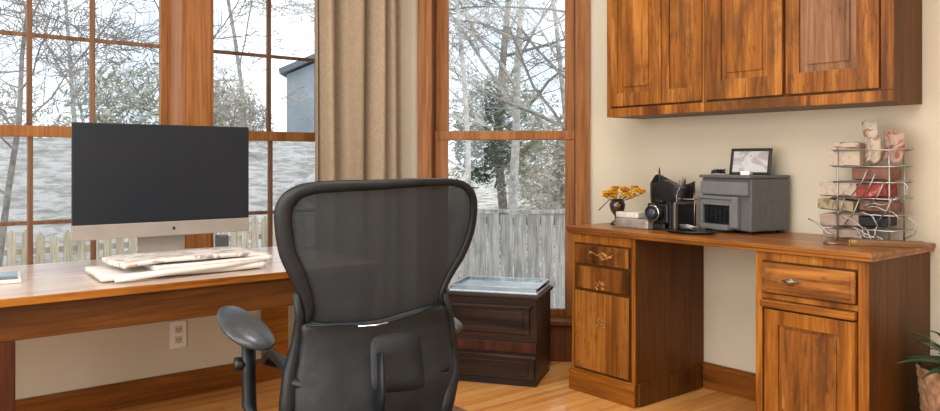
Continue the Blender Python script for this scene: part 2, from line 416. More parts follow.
# ------------------------------------------------------------------ desk under the windows
dk = empty('window_desk', (-1.2, 2.77, 0), 0, 'long wooden desk with pale glossy top running under the windows', 'desk')
DL_ = 2.96
H1 = .672
b = MB(); b.box((0, .012, H1-.024), (DL_, .865, H1-.0005), .003); b.build('desktop', M['desk_pale'], dk)
b = MB(); b.box((0, 0, H1-.026), (DL_, .0118, H1), .004); b.build('front_edge', M['oak_x'], dk)
b = MB(); b.box((.02, .018, .535), (DL_-.02, .04, H1-.0245), .002); b.build('apron', M['apron'], dk)
b = MB(); b.box((DL_-.165, .835, .118), (DL_-.03, .860, H1-.0245), .003); b.build('modesty_panel', M['oak_x'], dk)
b = MB(); b.box((1.50, .02, 0), (1.612, .07, .5345), .003); o = b.build('leg', M['leg_dark'], dk)
b = MB(); b.box((1.50, .79, 0), (1.56, .83, .64), .003); o = b.build('leg', M['leg_dark'], dk)
b = MB(); b.box((DL_-.07, .045, 0), (DL_-.02, .095, H1-.0245), .003); b.build('leg', M['leg_dark'], dk)
b = MB(); b.box((.02, .045, 0), (.07, .83, H1-.0245), .003); b.build('leg', M['leg_dark'], dk)

# ------------------------------------------------------------------ monitor
mo = empty('desktop_monitor', (.973, 3.10, H1), R(0), 'large black-screened all-in-one computer with silver chin on the window desk', 'monitor')
b = MB(); b.box((-.336, .0, .192), (.336, .012, .570), .004)
b.build('screen', M['screen'], mo)
b = MB(); b.box((-.338, .001, .135), (.338, .013, .1915), .003); ch = b.build('chin', M['alu'], mo)
ch['label'] = 'silver aluminium strip below the black screen'
b = MB(); b.ball((0, 0, 0), (.0055, .0022, .0065)); o = b.build('emblem', M['black'], ch); o.location = (.028, .0005, .164)
def shell(u, v):
    x = (u-.5)*2; z = (v-.5)*2
    bulge = (1-abs(x)**3)*(1-abs(z)**3)
    return (x*.336, .013+.035*max(bulge, 0), .353+z*.216)
b = MB(); b.grid(shell, 16, 12); b.build('back_shell', M['alu'], mo)
b = MB()
b.prism([(0, 0), (.006, 0), (.006, .006), (.006, .006)][:3], .01) if False else None
b.box((-.092, .062, .004), (.092, .070, .26), .003); b.build('stand_neck', M['alu'], mo)
b = MB(); b.box((-.092, .0, .0005), (.092, .18, .006), .003); b.build('stand_foot', M['alu'], mo)

# small blue grey speaker behind the monitor
b = MB(); b.box((-.026, -.02, 0), (.026, .025, .085), .008); o = b.build('desk_speaker', M['slate']); o.location = (1.36, 3.53, H1)
tag(o, 'small slate blue upright speaker on the window desk right of the screen', 'speaker')
# ------------------------------------------------------------------ newspapers on the desk
rnd = random.Random(4)
def sheet(name, cx, cy, z, w, d, rz, th, m, curl=.01, seed=0, label='', group=None, lift=0):
    def top(u, v):
        x = (u-.5)*w; y = (v-.5)*d
        nz = noise.noise(Vector((x*5+seed, y*5, seed)))*.5+.5
        ez = curl*(abs(u-.5)*2)**3
        wob = .012*noise.noise(Vector((x*6, y*6, seed+9)))
        return (x+wob, y+wob*1.3, z0+th+nz*.010+ez+lift*(1-u)**2)
    z0 = 0
    b = MB(); b.grid(top, 26, 16)
    o = b.build(name, m); o.location = (cx, cy, z); o.rotation_euler = (0, 0, rz)
    s = o.modifiers.new('s', 'SOLIDIFY'); s.thickness = th; s.offset = -1
    return tag(o, label, 'newspaper', group)
sheet('newspaper', 1.000, 3.060, H1, .60, .30, R(-2), .020, M['paper'], .0, 1, 'broadest white newspaper at the bottom of the stack before the screen')
sheet('newspaper', 1.10, 3.055, H1+.024, .46, .27, R(3), .018, M['paper'], .0, 2, 'folded white newspaper in the middle of the stack before the screen')
sheet('newspaper', 1.04, 3.060, H1+.049, .56, .27, R(1), .016, M['news'], -.012, 3, 'printed newspaper with dark script lying topmost on the stack')
# rolled cloth/fold at the front
b = MB(); b.tube([(-.28, -.01, .012), (-.24, -.03, .02), (-.1, -.015, .026), (.1, .0, .03), (.26, .02, .035)], [(.014, .008), (.020, .013), (.018, .012), (.014, .009), (.010, .007)], 12)
o = b.build('rolled_paper', M['paper']); o.location = (1.01, 2.895, H1-.002); tag(o, 'pinkish white rolled paper lying along the front of the newspaper stack', 'paper roll')
b = MB(); b.tube([(.0, 0, 0), (.01, -.02, .02), (.0, -.02, .04), (-.015, -.01, .05), (-.02, .01, .035), (-.005, .015, .02)], .004, 8)
o = b.build('paper_ribbon', M['paper']); o.location = (1.335, 3.02, H1+.004); tag(o, 'small white looped ribbon at the right end of the newspaper stack', 'ribbon')

# little landscape picture at the desk's left edge
pc = empty('framed_picture', (.44, 3.20, H1), R(-8), 'small white framed landscape picture lying on the desk beneath the left window', 'picture')
b = MB(); b.box((-.12, -.09, .0), (.05, .16, .012), .004); b.build('frame', M['white'], pc)
b = MB()
b.box((-.108, -.07, .0121), (.038, .0, .0135)); o = b.build('ground_print', mat('print_dark', (.07, .055, .04), .3, noise_amt=.5, noise_scale=40), pc)
b = MB(); b.box((-.108, .0, .0121), (.038, .145, .0135)); b.build('sky_print', mat('print_blue', (.20, .40, .55), .2, noise_amt=.2, noise_scale=8), pc)

# ------------------------------------------------------------------ curtain
cr = empty('curtain', (2.07, 3.47, 0), 0, 'floor-length beige linen curtain hanging in the corner beside the windows', 'curtain')
def curt(u, v):
    x = -.262+u*.525
    # deep pleats of unequal width
    ph = 2*PI*(u*4.3+.22*math.sin(u*8))
    amp = .052*(.8+.3*math.sin(u*11+1))
    y = amp*math.sin(ph)+.008*math.sin(ph*2.3+v*2)
    x += .012*math.cos(ph)+.006*math.sin(v*3+u*8)
    return (x, y, .03+v*2.35)
b = MB(); b.grid(curt, 190, 24); o = b.build('panel', M['curt'], cr); solidify(o, .003)
for k in range(8):
    b = MB(); x = -.245+k*.07; b.tube([(x+.016*math.cos(a), 0+.0*k, 2.40+.016*math.sin(a)) for a in [i*PI/5 for i in range(10)]], .003, 6, closed=True)
    b.build('ring', M['pewter'], cr)
b = MB(); b.tube([(1.05, 3.47, 2.40), (2.345, 3.47, 2.40)], .011, 12); b.ball((1.05, 3.47, 2.40), .022); o = b.build('curtain_rod', M['pewter'])
b = MB(); 
tag(o, 'metal curtain rod above the windows carrying the beige curtain', 'curtain rod')
for x in (1.30, 2.33): 
    b = MB(); b.tube([(x, 3.47, 2.388), (x, 3.56, 2.385), (x, 3.6375, 2.385)], .007, 8); b.build('bracket', M['pewter'], o)

# ------------------------------------------------------------------ dark low cabinet in the corner
cb = empty('low_cabinet', (2.603, 2.714, 0), R(-56), 'low dark espresso two-drawer cabinet standing on the floor below the tall window', 'cabinet')
b = MB(); b.box((-.47, .0, .03), (0, .34, .425), .006); b.box((-.462, .008, 0), (-.008, .332, .03)); b.build('body', M['espresso'], cb)
b = MB(); b.box((-.485, -.015, .4255), (.012, .35, .445), .006); b.build('top', M['espresso'], cb)
for (x0, x1, z0, z1) in ((-.43, -.035, .255, .385), (-.462, -.01, .035, .145)):
    b = MB(); b.box((x0, -.014, z0), (x1, -.0005, z1), .006); b.box((x0+.03, -.019, z0+.02), (x1-.03, -.0135, z1-.02), .004); d = b.build('drawer', M['espresso'], cb)
    b = MB(); b.box((x0, -.026, z1-.004), (x1+.008, -.002, z1+.010), .003); b.build('handle', M['espresso'], d)
b = MB(); b.box((-.470, -.008, .165), (-.002, -.0005, .215), .003); b.build('rail', M['leg_dark'], cb)
ty = empty('plastic_tray', (2.603, 2.714, .4455), R(-56), 'shallow pale blue clear plastic bin standing on the low dark cabinet', 'bin')
b = MB(); b.box((-.455, .012, 0), (.0, .335, .012), .005); b.build('base', M['paleplastic'], ty)
b = MB()
for (a, c) in (((-.45, .018, .012), (-.005, .022, .03)), ((-.45, .328, .012), (-.005, .332, .03)), ((-.45, .018, .012), (-.446, .332, .03)), ((-.009, .018, .012), (-.005, .332, .03))): b.box(a, c)
b.build('sides', M['acrylic'], ty)
b = MB(); b.tube([(-.45, .02, .031), (-.005, .02, .031), (-.005, .33, .031), (-.45, .33, .031)], .0035, 6, closed=True); b.build('rim', M['paleplastic'], ty)

# ------------------------------------------------------------------ built-in desk along the right wall
RR = R(-90)
def rp(x, y, z=0): return (x, y, z)
ORG = (2.705, 2.622, 0)
wt = empty('worktop', ORG, RR, 'honey oak worktop spanning both pedestals along the right wall', 'worktop')
b = MB(); b.box((0, 0, .768), (1.435, .543, .786), .004); b.box((.004, .006, .754), (1.431, .543, .7679), .004); b.build('board', M['worktop'], wt)

def framed_door(b, x0, x1, z0, z1, fr=.05, y=-.018, inner=None, raise_=True):
    b.box((x0, y, z0), (x0+fr, 0, z1), .003); b.box((x1-fr, y, z0), (x1, 0, z1), .003)
    b.box((x0+fr-.002, y, z0), (x1-fr+.002, 0, z0+fr), .003); b.box((x0+fr-.002, y, z1-fr), (x1-fr+.002, 0, z1), .003)

# left pedestal
lp = empty('pedestal_cabinet', (2.735, 2.600, 0), RR, 'oak pedestal cabinet with carved drawer and burl door under the worktop by the window', 'cabinet')
W = .383; D = .512
b = MB(); b.box((0, .0, .0), (W, D, .7535), .002); b.build('body', M['side_shade'], lp)
b = MB(); b.box((-.014, -.016, 0), (W+.0, -.0005, .098), .003); b.box((-.012, -.012, .0985), (W-.002, -.0005, .106), .003)
b.build('plinth', M['oak_x'], lp)
b = MB(); b.box((0.0, -.008, .107), (.016, -.0003, .752), .002); b.box((W-.018, -.008, .0), (W, -.0003, .752), .002) ; b.box((.016, -.008, .712), (W-.018, -.0003, .752), .002)
b.build('face_frame', M['oak_z'], lp)
def carved(parent, cx, cz, w, h, y=-.02, m='brass', seed=1, name='carving'):
    rr = random.Random(seed); b = MB()
    for i in range(9):
        a = rr.uniform(0, 2*PI); 
        x = cx+rr.uniform(-.5, .5)*w*.8; z = cz+rr.uniform(-.5, .5)*h*.7
        b.ball((x, y, z), (w*.10, .003, h*.15), 1)
    b.tube([(cx-w*.5, y, cz), (cx-w*.3, y-.004, cz+h*.3), (cx-w*.1, y-.002, cz), (cx+w*.1, y-.004, cz+h*.32), (cx+w*.3, y-.002, cz-.1*h), (cx+w*.5, y, cz+h*.2)], .0018, 6)
    return b.build(name, M[m], parent)
b = MB(); b.box((.026, -.016, .616), (.352, -.0085, .703), .003); b.box((.050, -.020, .632), (.330, -.0165, .688), .003); d1 = b.build('drawer', M['burl'], lp)
carved(d1, .19, .66, .15, .045, -.0215, 'carve', 3)
b = MB(); b.box((.026, -.014, .498), (.352, -.0085, .602), .003); d2 = b.build('drawer', M['burl'], lp)
carved(d2, .185, .52, .06, .05, -.016, 'carve', 5, 'escutcheon')
b = MB(); b.box((.026, -.014, .118), (.352, -.0085, .484), .003); d3 = b.build('door', M['burl'], lp)
carved(d3, .19, .345, .06, .06, -.016, 'carve', 8, 'escutcheon')
# panel on inner side with low skirting
b = MB(); b.box((W+.0005, .01, 0), (W+.010, D-.04, .105), .003); b.build('side_skirt', M['side_shade'], lp)

# right pedestal
rpd = empty('pedestal_cabinet', (2.735, 1.629, 0), RR, 'oak pedestal cabinet with ornate drawer pull under the worktop beside the potted plant', 'cabinet')
W = .423
b = MB(); b.box((0, 0, 0), (W, D, .7535), .002); b.build('body', M['side_shade'], rpd)
b = MB(); b.box((0, -.010, 0), (.028, -.0003, .752), .002); b.box((W-.035, -.010, 0), (W, -.0003, .752), .002)
b.box((.028, -.010, .722), (W-.035, -.0003, .752), .002); b.box((.028, -.010, .0), (W-.035, -.0003, .095), .002); b.box((.028, -.010, .578), (W-.035, -.0003, .598), .002)
b.build('face_frame', M['oak_z'], rpd)
b = MB(); b.box((.034, -.026, .603), (.383, -.0105, .716), .006); b.box((.05, -.030, .618), (.367, -.0255, .701), .003); d = b.build('drawer', M['rustic_x'], rpd)
h = MB()
h.tube([(.125, -.034, .657), (.140, -.040, .659), (.155, -.048, .655), (.170, -.040, .659), (.188, -.034, .657)], [.003, .006, .008, .006, .003], 8)
h.box((.118, -.0335, .652), (.195, -.0305, .662), .003); h.ball((.155, -.034, .655), (.014, .006, .014)); 
for dx in (-.022, .022): h.ball((.155+dx, -.033, .656), (.009, .004, .008), 1)
h.build('handle', M['pewter'], d)
b = MB(); b.box((.030, -.034, .548), (.386, -.0105, .576), .005); b.build('pull_out_board', M['oak_x'], rpd)
b = MB(); framed_door(b, .045, .384, .105, .541, .055, -.026); dr = b.build('door', M['oak_z'], rpd)
for p in dr.data.vertices: pass
b = MB(); b.box((.098, -.016, .16), (.331, -.0103, .488), .001); b.box((.112, -.022, .176), (.317, -.0162, .472), .006); b.build('panel', M['rustic_z'], dr)

# ------------------------------------------------------------------ wall cabinets
ZC0, ZC1 = 1.320, 2.25
def wall_cab(y0, y1, doors, label):
    c = empty('wall_cabinet', (3.0, y0, ZC0), RR, label, 'cabinet')
    W = y0-y1; Hc = ZC1-ZC0
    b = MB(); b.box((0, .0, 0), (W, .248, Hc), .002); b.build('body', M['side_shade'], c)
    b = MB(); b.box((0, -.016, 0), (W, -.0005, .042), .002); b.box((0, -.016, .0425), (.024 if y0 > 2.5 else .012, -.0005, Hc), .002); b.box((W-(.042 if y1 < 1.3 else .010), -.016, .0425), (W, -.0005, Hc), .002)
    b.box((.024, -.016, Hc-.04), (W-.042, -.0005, Hc-.0), .002)
    b.build('face_frame', M['rustic_z'], c)
    for (a, e, px0, px1, pz, mt) in doors:
        x0, x1 = y0-a, y0-e
        b = MB()
        zz0, zz1 = .051, Hc-.045
        l, r_ = y0-px0, y0-px1
        t0 = pz-ZC0
        b.box((x0, -.020, zz0), (l, -.0005, zz1), .003); b.box((r_, -.020, zz0), (x1, -.0005, zz1), .003)
        b.box((l-.001, -.0195, zz0), (r_+.001, -.0005, t0), .002); b.box((l-.001, -.0195, zz1-.06), (r_+.001, -.0005, zz1), .002)
        d = b.build('door', M['rustic_z'], c)
        b = MB(); b.box((l+.0005, -.010, t0+.0005), (r_-.0005, -.0006, zz1-.061), .001)
        ins = .028
        if r_-l > .15: b.box((l+ins, -.015, t0+.03), (r_-ins, -.0105, zz1-.09), .004)
        b.build('panel', M[mt], d)
    return c
wall_cab(2.604, 2.035, [(2.575, 2.270, 2.535, 2.320, 1.435, 'rustic_z'), (2.266, 2.047, 2.225, 2.090, 1.435, 'rustic_z')], 'rustic oak wall cabinet with two narrow doors next to the tall window')
wall_cab(2.0335, 1.235, [(2.020, 1.664, 1.950, 1.728, 1.455, 'rustic_z'), (1.648, 1.283, 1.592, 1.365, 1.455, 'panel_worn')], 'rustic oak wall cabinet with two wide panelled doors above the printer')

# ------------------------------------------------------------------ things on the built-in desk
ZD = .7862
# printer
pr = empty('printer', (2.975, 1.808, ZD), R(-103), 'dark grey box printer on the worktop with a small framed photo on its lid', 'printer')
# local x: to the right is -y, so box spans local x from -.30 to 0
b = MB()
b.box((-.295, .012, .012), (0, .235, .238), .006); b.build('body', M['printer'], pr)
b = MB(); b.box((-.300, -.004, .2385), (.006, .238, .252), .005); b.build('lid', M['printer'], pr)
b = MB(); b.box((-.29, -.004, .165), (-.008, .0115, .222), .004); o = b.build('control_panel', M['printer_front'], pr)
b = MB(); b.box((-.29, -.018, .145), (-.085, .0115, .158), .003); b.build('lip', M['printer_front'], pr)
b = MB(); b.box((-.29, -.012, .02), (-.27, .0115, .144), .003); b.box((-.105, -.012, .02), (-.06, .0115, .158), .006); b.box((-.27, -.012, .118), (-.105, .0115, .144), .003); b.box((-.27, -.030, .012), (-.100, .0115, .034), .004)
b.build('front_bezel', M['printer_front'], pr)
b = MB(); b.box((-.27, .002, .034), (-.105, .0113, .118)); b.build('paper_slot', M['black'], pr)
b = MB()
for k in range(6):
    x = -.255+k*.027; b.box((x, -.006, .045+.004*(k % 2)), (x+.015, .0018, .105-.006*(k % 3)), .003)
b.build('rollers', M['graph'], pr)
for (x, y) in ((-.27, .03), (-.02, .03), (-.27, .2), (-.02, .2)):
    b = MB(); b.box((x-.012, y-.012, 0), (x+.012, y+.012, .0125), .002); b.build('foot', M['black'], pr)
zt = ZD+.252
pf = empty('photo_frame', (3.11, 1.893, zt+.0005), R(-84), 'small black framed photo standing on the printer lid', 'photo frame')
tl = Matrix.Rotation(R(-12), 4, 'X')@Matrix.Scale(1.1, 4)
b = MB()
for a, c in (((-.085, 0, 0), (.085, .012, .012)), ((-.085, 0, .098), (.085, .012, .11)), ((-.085, 0, .0), (-.073, .012, .11)), ((.073, 0, 0), (.085, .012, .11))): b.box(a, c, .003, tl)
b.build('frame', M['black'], pf)
b = MB(); b.box((-.073, .004, .012), (.073, .009, .098), 0, tl); b.build('photo', scribble_mat('photo_print', base=(.50, .51, .52), ink=(.33, .33, .34), scale=7, stretch=(1, 1, 2)), pf)
b = MB(); b.box((-.01, .028, .0), (.01, .075, .004)); b.tube([(0, .07, .002), (0, .022, .085)], .003, 6); b.build('easel', M['black'], pf)
# cable coil & small things on the lid
b = MB(); rr = random.Random(7)
pts = []
for i in range(60):
    a = i*.55; pts.append((.045*math.cos(a)*(.6+.5*rr.random()), .022*math.sin(a), .006+.018*rr.random()))
b.tube(pts, .0032, 6); o = b.build('cable_coil', M['black']); o.location = (3.045, 2.005, zt); tag(o, 'tangled black cable coil lying on the printer lid', 'cable')
b = MB(); b.box((-.035, -.02, 0), (.035, .02, .018), .006, Matrix.Rotation(R(20), 4, 'Z')); o = b.build('card_reader', M['white']); o.location = (3.02, 1.848, zt+.0003); tag(o, 'small white plastic box on the front right of the printer lid', 'box')

# black organiser
og = empty('desk_organizer', (3.05, 2.255, ZD), RR, 'tall flared black desk organizer between the flowers and the printer', 'organizer')
def flare(u, v):
    # rounded rectangular flared box
    a = 2*PI*u; k = .062+.018*v; q = 4
    c, s_ = math.cos(a), math.sin(a)
    rr_ = 1/((abs(c)**q+abs(s_)**q)**(1/q))
    zt_ = .21+.03*max(0, math.cos(a-PI*.9))**3+.01*math.sin(3*a)
    return (rr_*c*k*1.3+.004*math.sin(9*v+3*a), rr_*s_*k*.8, v*zt_)
b = MB(); b.grid(flare, 40, 12); b.box((-.055, -.04, .001), (.055, .04, .006)); o = b.build('bucket', M['black'], og); solidify(o, .003, 1)
for i, (x, y, ln, tx, mm) in enumerate(((-.03, .0, .25, -.1, 'black'), (-.055, -.01, .285, -.05, 'black'), (.02, .01, .24, .12, 'pewter'), (.04, -.01, .235, .15, 'black'))):
    b = MB(); b.tube([(0, 0, .008), (tx*.15, 0, ln*.6), (tx*.25, 0, ln*.93), (tx*.26, 0, ln)], [.005, .005, .005, .001], 8)
    p_ = b.build('pen', M[mm]); p_.location = (3.05+y, 2.255-x, ZD); p_.rotation_euler = (0, 0, RR)
    tag(p_, ['black pen standing in the middle of the black organizer', 'tallest black pen at the left of the black organizer', 'silver pen standing in the black organizer', 'short black pen at the right side of the black organizer'][i], 'pen')
# camera in front of the organiser
cm = empty('camera', (2.90, 2.215, ZD), R(-90), 'black camera with a large lens in front of the black organizer', 'camera')
b = MB(); b.box((-.055, -.02, .03), (.06, .03, .12), .008); b.box((-.02, -.015, .12), (.025, .025, .138), .008); b.box((-.05, -.03, .0), (.05, .035, .03), .004); b.build('body', M['black'], cm)
b = MB(); b.lathe([(.036, 0), (.036, .02), (.033, .022), (.033, .05), (.028, .052), (.026, .046)], 24, Matrix.Translation((.003, -.02, .078))@Matrix.Rotation(R(90), 4, 'X')); l = b.build('lens', M['graph'], cm)
b = MB(); b.ball((.003, -.066, .078), (.024, .004, .024)); b.build('lens_glass', mat('lens_glass', (.03, .035, .05), .05, coat=1), l)
b = MB(); b.lathe([(.034, .03), (.0365, .032), (.0365, .036), (.034, .038)], 24, Matrix.Translation((.003, -.02, .078))@Matrix.Rotation(R(90), 4, 'X')); b.build('lens_ring', M['chrome'], l)
# thin binders beside the printer
for i in range(4):
    b = MB(); b.box((-.0055, -.07, 0), (.0055, .07, .128-.008*(i % 2)), .002)
    o = b.build('slim_binder', M[['black', 'graph', 'pewter', 'black'][i]]); o.location = (2.955, 2.148-i*.0125, ZD); o.rotation_euler = (R(0), 0, RR)
    tag(o, ['black slim binder nearest the camera in the row left of the printer', 'graphite slim binder, second in the row left of the printer', 'silver slim binder, third in the row left of the printer', 'black slim binder touching the printer in the row'][i], 'binder', 'slim binders beside the printer')
# wire tangle over the binders
b = MB(); rr = random.Random(11)
for k in range(7):
    pts = []; x, y, z = rr.uniform(-.05, .05), rr.uniform(-.03, .03), .14
    a = rr.uniform(0, 6)
    for i in range(14):
        a += rr.uniform(-.9, .9); x += .012*math.cos(a); z += .012*math.sin(a); y += rr.uniform(-.006, .006)
        x = max(-.05, min(.05, x)); z = max(.14, min(.225, z)); y = max(-.025, min(.025, y)); pts.append((x, y, z))
    b.tube(pts, .0026, 5)
for x in (-.048, .048): b.tube([(x, .0, 0), (x, .0, .16)], .002, 5)
o = b.build('wire_sculpture', M['wire']); o.location = (2.985, 2.135, ZD); o.rotation_euler = (0, 0, RR); tag(o, 'tangled silver wire holder standing between organizer and printer', 'wire holder')
b = MB(); b.lathe([(.10, 0), (.115, .006), (.12, .012), (.11, .011), (.02, .007)], 30); o = b.build('dish', M['black']); o.location = (2.86, 2.02, ZD); o.scale = (.65, 1, 1)
tag(o, 'shallow oval black dish in front of the printer', 'dish')
b = MB(); rr = random.Random(3)
pts = [( .04*math.cos(i*.9)*rr.uniform(.5, 1), .06*math.sin(i*.9)*rr.uniform(.5, 1), .012+.02*rr.random()) for i in range(26)]
b.tube(pts, .0022, 5); o = b.build('paper_clip_chain', M['wire']); o.location = (2.86, 2.02, ZD+.004); tag(o, 'silver chain of wire clips lying in the black dish', 'chain')

# silver boxes left of the organiser
b = MB(); b.box((-.10, -.05, 0), (.10, .05, .045), .008); b.box((-.098, -.052, .02), (.098, -.049, .026)); o = b.build('silver_box', mat('silver_box', (.40, .37, .33), .25, .5, noise_amt=.3, noise_scale=30)); o.location = (2.89, 2.33, ZD); o.rotation_euler = (0, 0, R(-92))
tag(o, 'low silver metal box on the worktop in front of the black organizer', 'box')
b = MB(); b.box((-.065, -.035, 0), (.065, .035, .028), .006); o = b.build('glass_case', mat('frost', (.55, .53, .48), .2, noise_amt=.2)); o.location = (2.90, 2.38, ZD+.0455); o.rotation_euler = (0, 0, R(-88))
tag(o, 'small pale case resting on the low silver box', 'case')
# flowers
fl = empty('flower_vase', (2.96, 2.515, ZD), RR, 'small dark glass vase of orange flowers near the window end of the worktop', 'vase')
b = MB(); b.lathe([(.030, 0), (.034, .004), (.014, .02), (.012, .035), (.030, .06), (.036, .085), (.028, .105), (.024, .11), (.021, .108), (.032, .085), (.02, .055)], 24); b.build('vase', mat('dark_glass', (.05, .02, .012), .12, coat=.8), fl); fl.scale = (1.12, 1.12, 1.15)
rr = random.Random(5)
fm = mat('orange_petals', (.95, .42, .02), .5, noise_amt=.35, noise_scale=40); fm2 = mat('yellow_petals', (1.0, .62, .08), .5, noise_amt=.25, noise_scale=40)
stm = mat('stems', (.10, .12, .03), .6)
b = MB()
heads = [(-.055, -.01, .125), (-.03, .02, .145), (-.005, -.02, .130), (.025, .01, .145), (.055, -.01, .140), (.085, .012, .150), (.115, -.01, .142), (.14, -.01, .135), (.01, -.035, .115), (.07, -.03, .122), (-.035, -.03, .115), (.105, -.03, .118)]
for (x, y, z) in heads: b.tube([(0, 0, .09), (x*.5, y*.5, .09+(z-.09)*.6), (x, y, z)], .0016, 5)
b.build('stems', stm, fl)
for i, (x, y, z) in enumerate(heads):
    b = MB()
    for ring, (np_, ln, tilt) in enumerate(((9, .036, .15), (8, .028, .6), (6, .018, 1.1))):
        for k in range(np_):
            a = 2*PI*k/np_+ring*.4+rr.uniform(-.2, .2)
            d = Vector((math.cos(a)*math.cos(tilt), math.sin(a)*math.cos(tilt), math.sin(tilt)))
            s_ = Vector((-math.sin(a), math.cos(a), 0))
            def pf_(u, v, d=d, s_=s_, ln=ln):
                w_ = .011*math.sin(PI*min(1, .12+u*.88))
                return Vector((x, y, z))+d*ln*1.15*u+s_*w_*1.2*(v-.5)*2+Vector((0, 0, .006*math.sin(u*3)))
            b.grid(pf_, 4, 2)
    b.ball((x, y, z+.004), .005, 1)
    o = b.build('flower', fm if i % 3 else fm2, fl)
# dried twig leaning out of the vase
b = MB(); b.tube([(-.0, 0, .1), (-.045, 0, .105), (-.085, .0, .075), (-.11, 0, .055)], .0022, 6); b.build('twig', mat('twig', (.12, .07, .04), .7), fl)

# ------------------------------------------------------------------ wire rack with mail
RX, RY = 3.10, 1.375
rk = empty('wire_rack', (RX, RY, ZD), RR, 'silver wire letter rack crammed with mail at the right end of the worktop', 'rack')
tiers = [.050, .108, .170, .232, .292, .355]
for (x, y) in ((-.09, -.06), (-.09, .07), (.105, -.06), (.105, .07)):
    b = MB(); b.tube([(x, y, .0), (x, y, .372)], .0032, 8); b.build('post', M['wire'], rk)
for z in tiers:
    b = MB()
    b.tube([(-.105, -.062, z), (.125, -.062, z), (.14, -.045, z+.004), (.14, .06, z+.004), (.12, .072, z), (-.105, .072, z)], .0030, 6, closed=True)
    for k in range(5):
        x = -.085+k*.045; b.tube([(x, -.062, z), (x, .072, z)], .0018, 5)
    b.build('shelf', M['wire'], rk)
rr = random.Random(21)
for k in range(5):
    b = MB(); z = rr.uniform(.03, .25); b.tube([(-.06+.03*k, -.066, z), (-.02+.03*k, -.072, z+.05), (.0+.03*k, -.07, z+.1)], .0024, 6); b.build('brace', M['wire'], rk)
for k in range(9):
    b = MB(); x, y, z = rr.uniform(-.09, .02), -.07, rr.uniform(.015, .14); a = rr.uniform(-1, 1); q = []
    for i in range(9):
        q.append((x, y+rr.uniform(-.008, .004), max(.006, z))); x += .018*math.cos(a); z += .018*math.sin(a); a += rr.uniform(-.6, .6)
    b.tube(q, .0024, 6); b.build('loose_wire', M['wire'], rk)
b = MB(); b.tube([(-.10, -.064, .02), (-.13, -.066, .03), (-.16, -.066, .06), (-.19, -.066, .075), (-.205, -.066, .08)], .0035, 6); b.build('hook', M['wire'], rk)
b = MB(); b.tube([(.13, -.05, .16), (.16, -.05, .19), (.165, -.05, .22), (.15, -.05, .235), (.135, -.05, .22)], .003, 6); b.build('hook', M['wire'], rk)
b = MB(); b.tube([(.13, -.0, .02), (.17, -.0, .04), (.18, .0, .07), (.15, .0, .1), (.12, .0, .11)], .0022, 6); b.build('hook', M['wire'], rk)
def packet(cx, cz, w, h, d, tilt, mt, label, yy=-.0, seed=0, th=None):
    t = empty('envelope', (RX+yy, RY-cx, ZD+cz), RR); t.rotation_euler = (0, tilt, RR)
    b = MB()
    def g(u, v, sgn):
        x = (u-.5)*w; y = (v-.5)*d
        e = (1-abs(2*u-1)**14)*(1-abs(2*v-1)**14)
        return (x+.004*noise.noise(Vector((x*30, y*30, seed))), y, sgn*h*.5*(.82+.18*e)+.004*noise.noise(Vector((x*25+seed, y*25, 3))))
    b.grid(lambda u, v: g(u, v, 1), 14, 10); b.grid(lambda u, v: g(u, v, -1), 14, 10)
    # sides
    b.grid(lambda u, v: Vector(g(0, u, 1)).lerp(Vector(g(0, u, -1)), v), 10, 2); b.grid(lambda u, v: Vector(g(1, u, 1)).lerp(Vector(g(1, u, -1)), v), 10, 2)
    b.grid(lambda u, v: Vector(g(u, 0, 1)).lerp(Vector(g(u, 0, -1)), v), 14, 2); b.grid(lambda u, v: Vector(g(u, 1, 1)).lerp(Vector(g(u, 1, -1)), v), 14, 2)
    bmesh.ops.remove_doubles(b.bm, verts=b.bm.verts[:], dist=.0002)
    for f_ in b.bm.faces: f_.smooth = False
    o = b.build('envelope', mt); o.location = t.location; o.rotation_euler = t.rotation_euler
    bpy.data.objects.remove(t)
    return tag(o, label, 'envelope', 'mail packets stacked in the wire rack')
pk = mat('pink_paper', (.32, .24, .19), .7, noise_amt=.2, noise_scale=25)
br = mat('brown_paper', (.17, .075, .05), .7, noise_amt=.35, noise_scale=25)
packet(-.075, .028, .15, .038, .10, R(-2), pk, 'pinkish envelope bundle lowest in the wire rack')
packet(-.088, .082, .15, .055, .10, R(-4), pk, 'pale pink packet on the second tier of the wire rack')
packet(-.10, .139, .14, .044, .11, R(3), scribble_mat('olive_env', base=(.28, .24, .15), ink=(.14, .11, .06), scale=30, stretch=(1, 1, 1)), 'olive brown envelope on the third tier of the wire rack')
packet(-.092, .202, .145, .058, .11, R(-1), M['env'], 'cream printed envelope bundle protruding left below the top packet')
packet(.025, .200, .13, .057, .10, R(-5), M['env_red'], 'red envelope packet in the centre of the wire rack')
packet(.05, .140, .12, .045, .09, R(4), br, 'reddish brown envelope right of the olive one in the rack')
packet(.03, .082, .12, .04, .09, R(0), M['graph'], 'dark folder bundle low in the middle of the wire rack')
packet(.035, .264, .14, .05, .10, R(0), br, 'brown envelope packet directly under the upright cards')
packet(-.065, .325, .12, .072, .11, R(0), M['env'], 'thick cream envelope on the top left tier of the rack')
packet(-.06, .376, .10, .022, .09, R(3), scribble_mat('pinkcream', base=(.42, .34, .28), ink=(.25, .09, .06), scale=24, stretch=(1, 1, 1)), 'thin cream envelope with red print topmost on the left of the rack')
def card(cx, cz, w, h, tilt, mt, label, yy=0, lean=-.1):
    b = MB()
    b.grid(lambda u, v: ((u-.5)*w+.004*math.sin(v*5), .006*math.sin(u*6+v*2), v*h+.006*math.sin(u*7)), 8, 10)
    o = b.build('greeting_card', mt); o.location = (RX+yy, RY-cx, ZD+cz); o.rotation_euler = (lean, tilt, RR); solidify(o, .005)
    return tag(o, label, 'card')
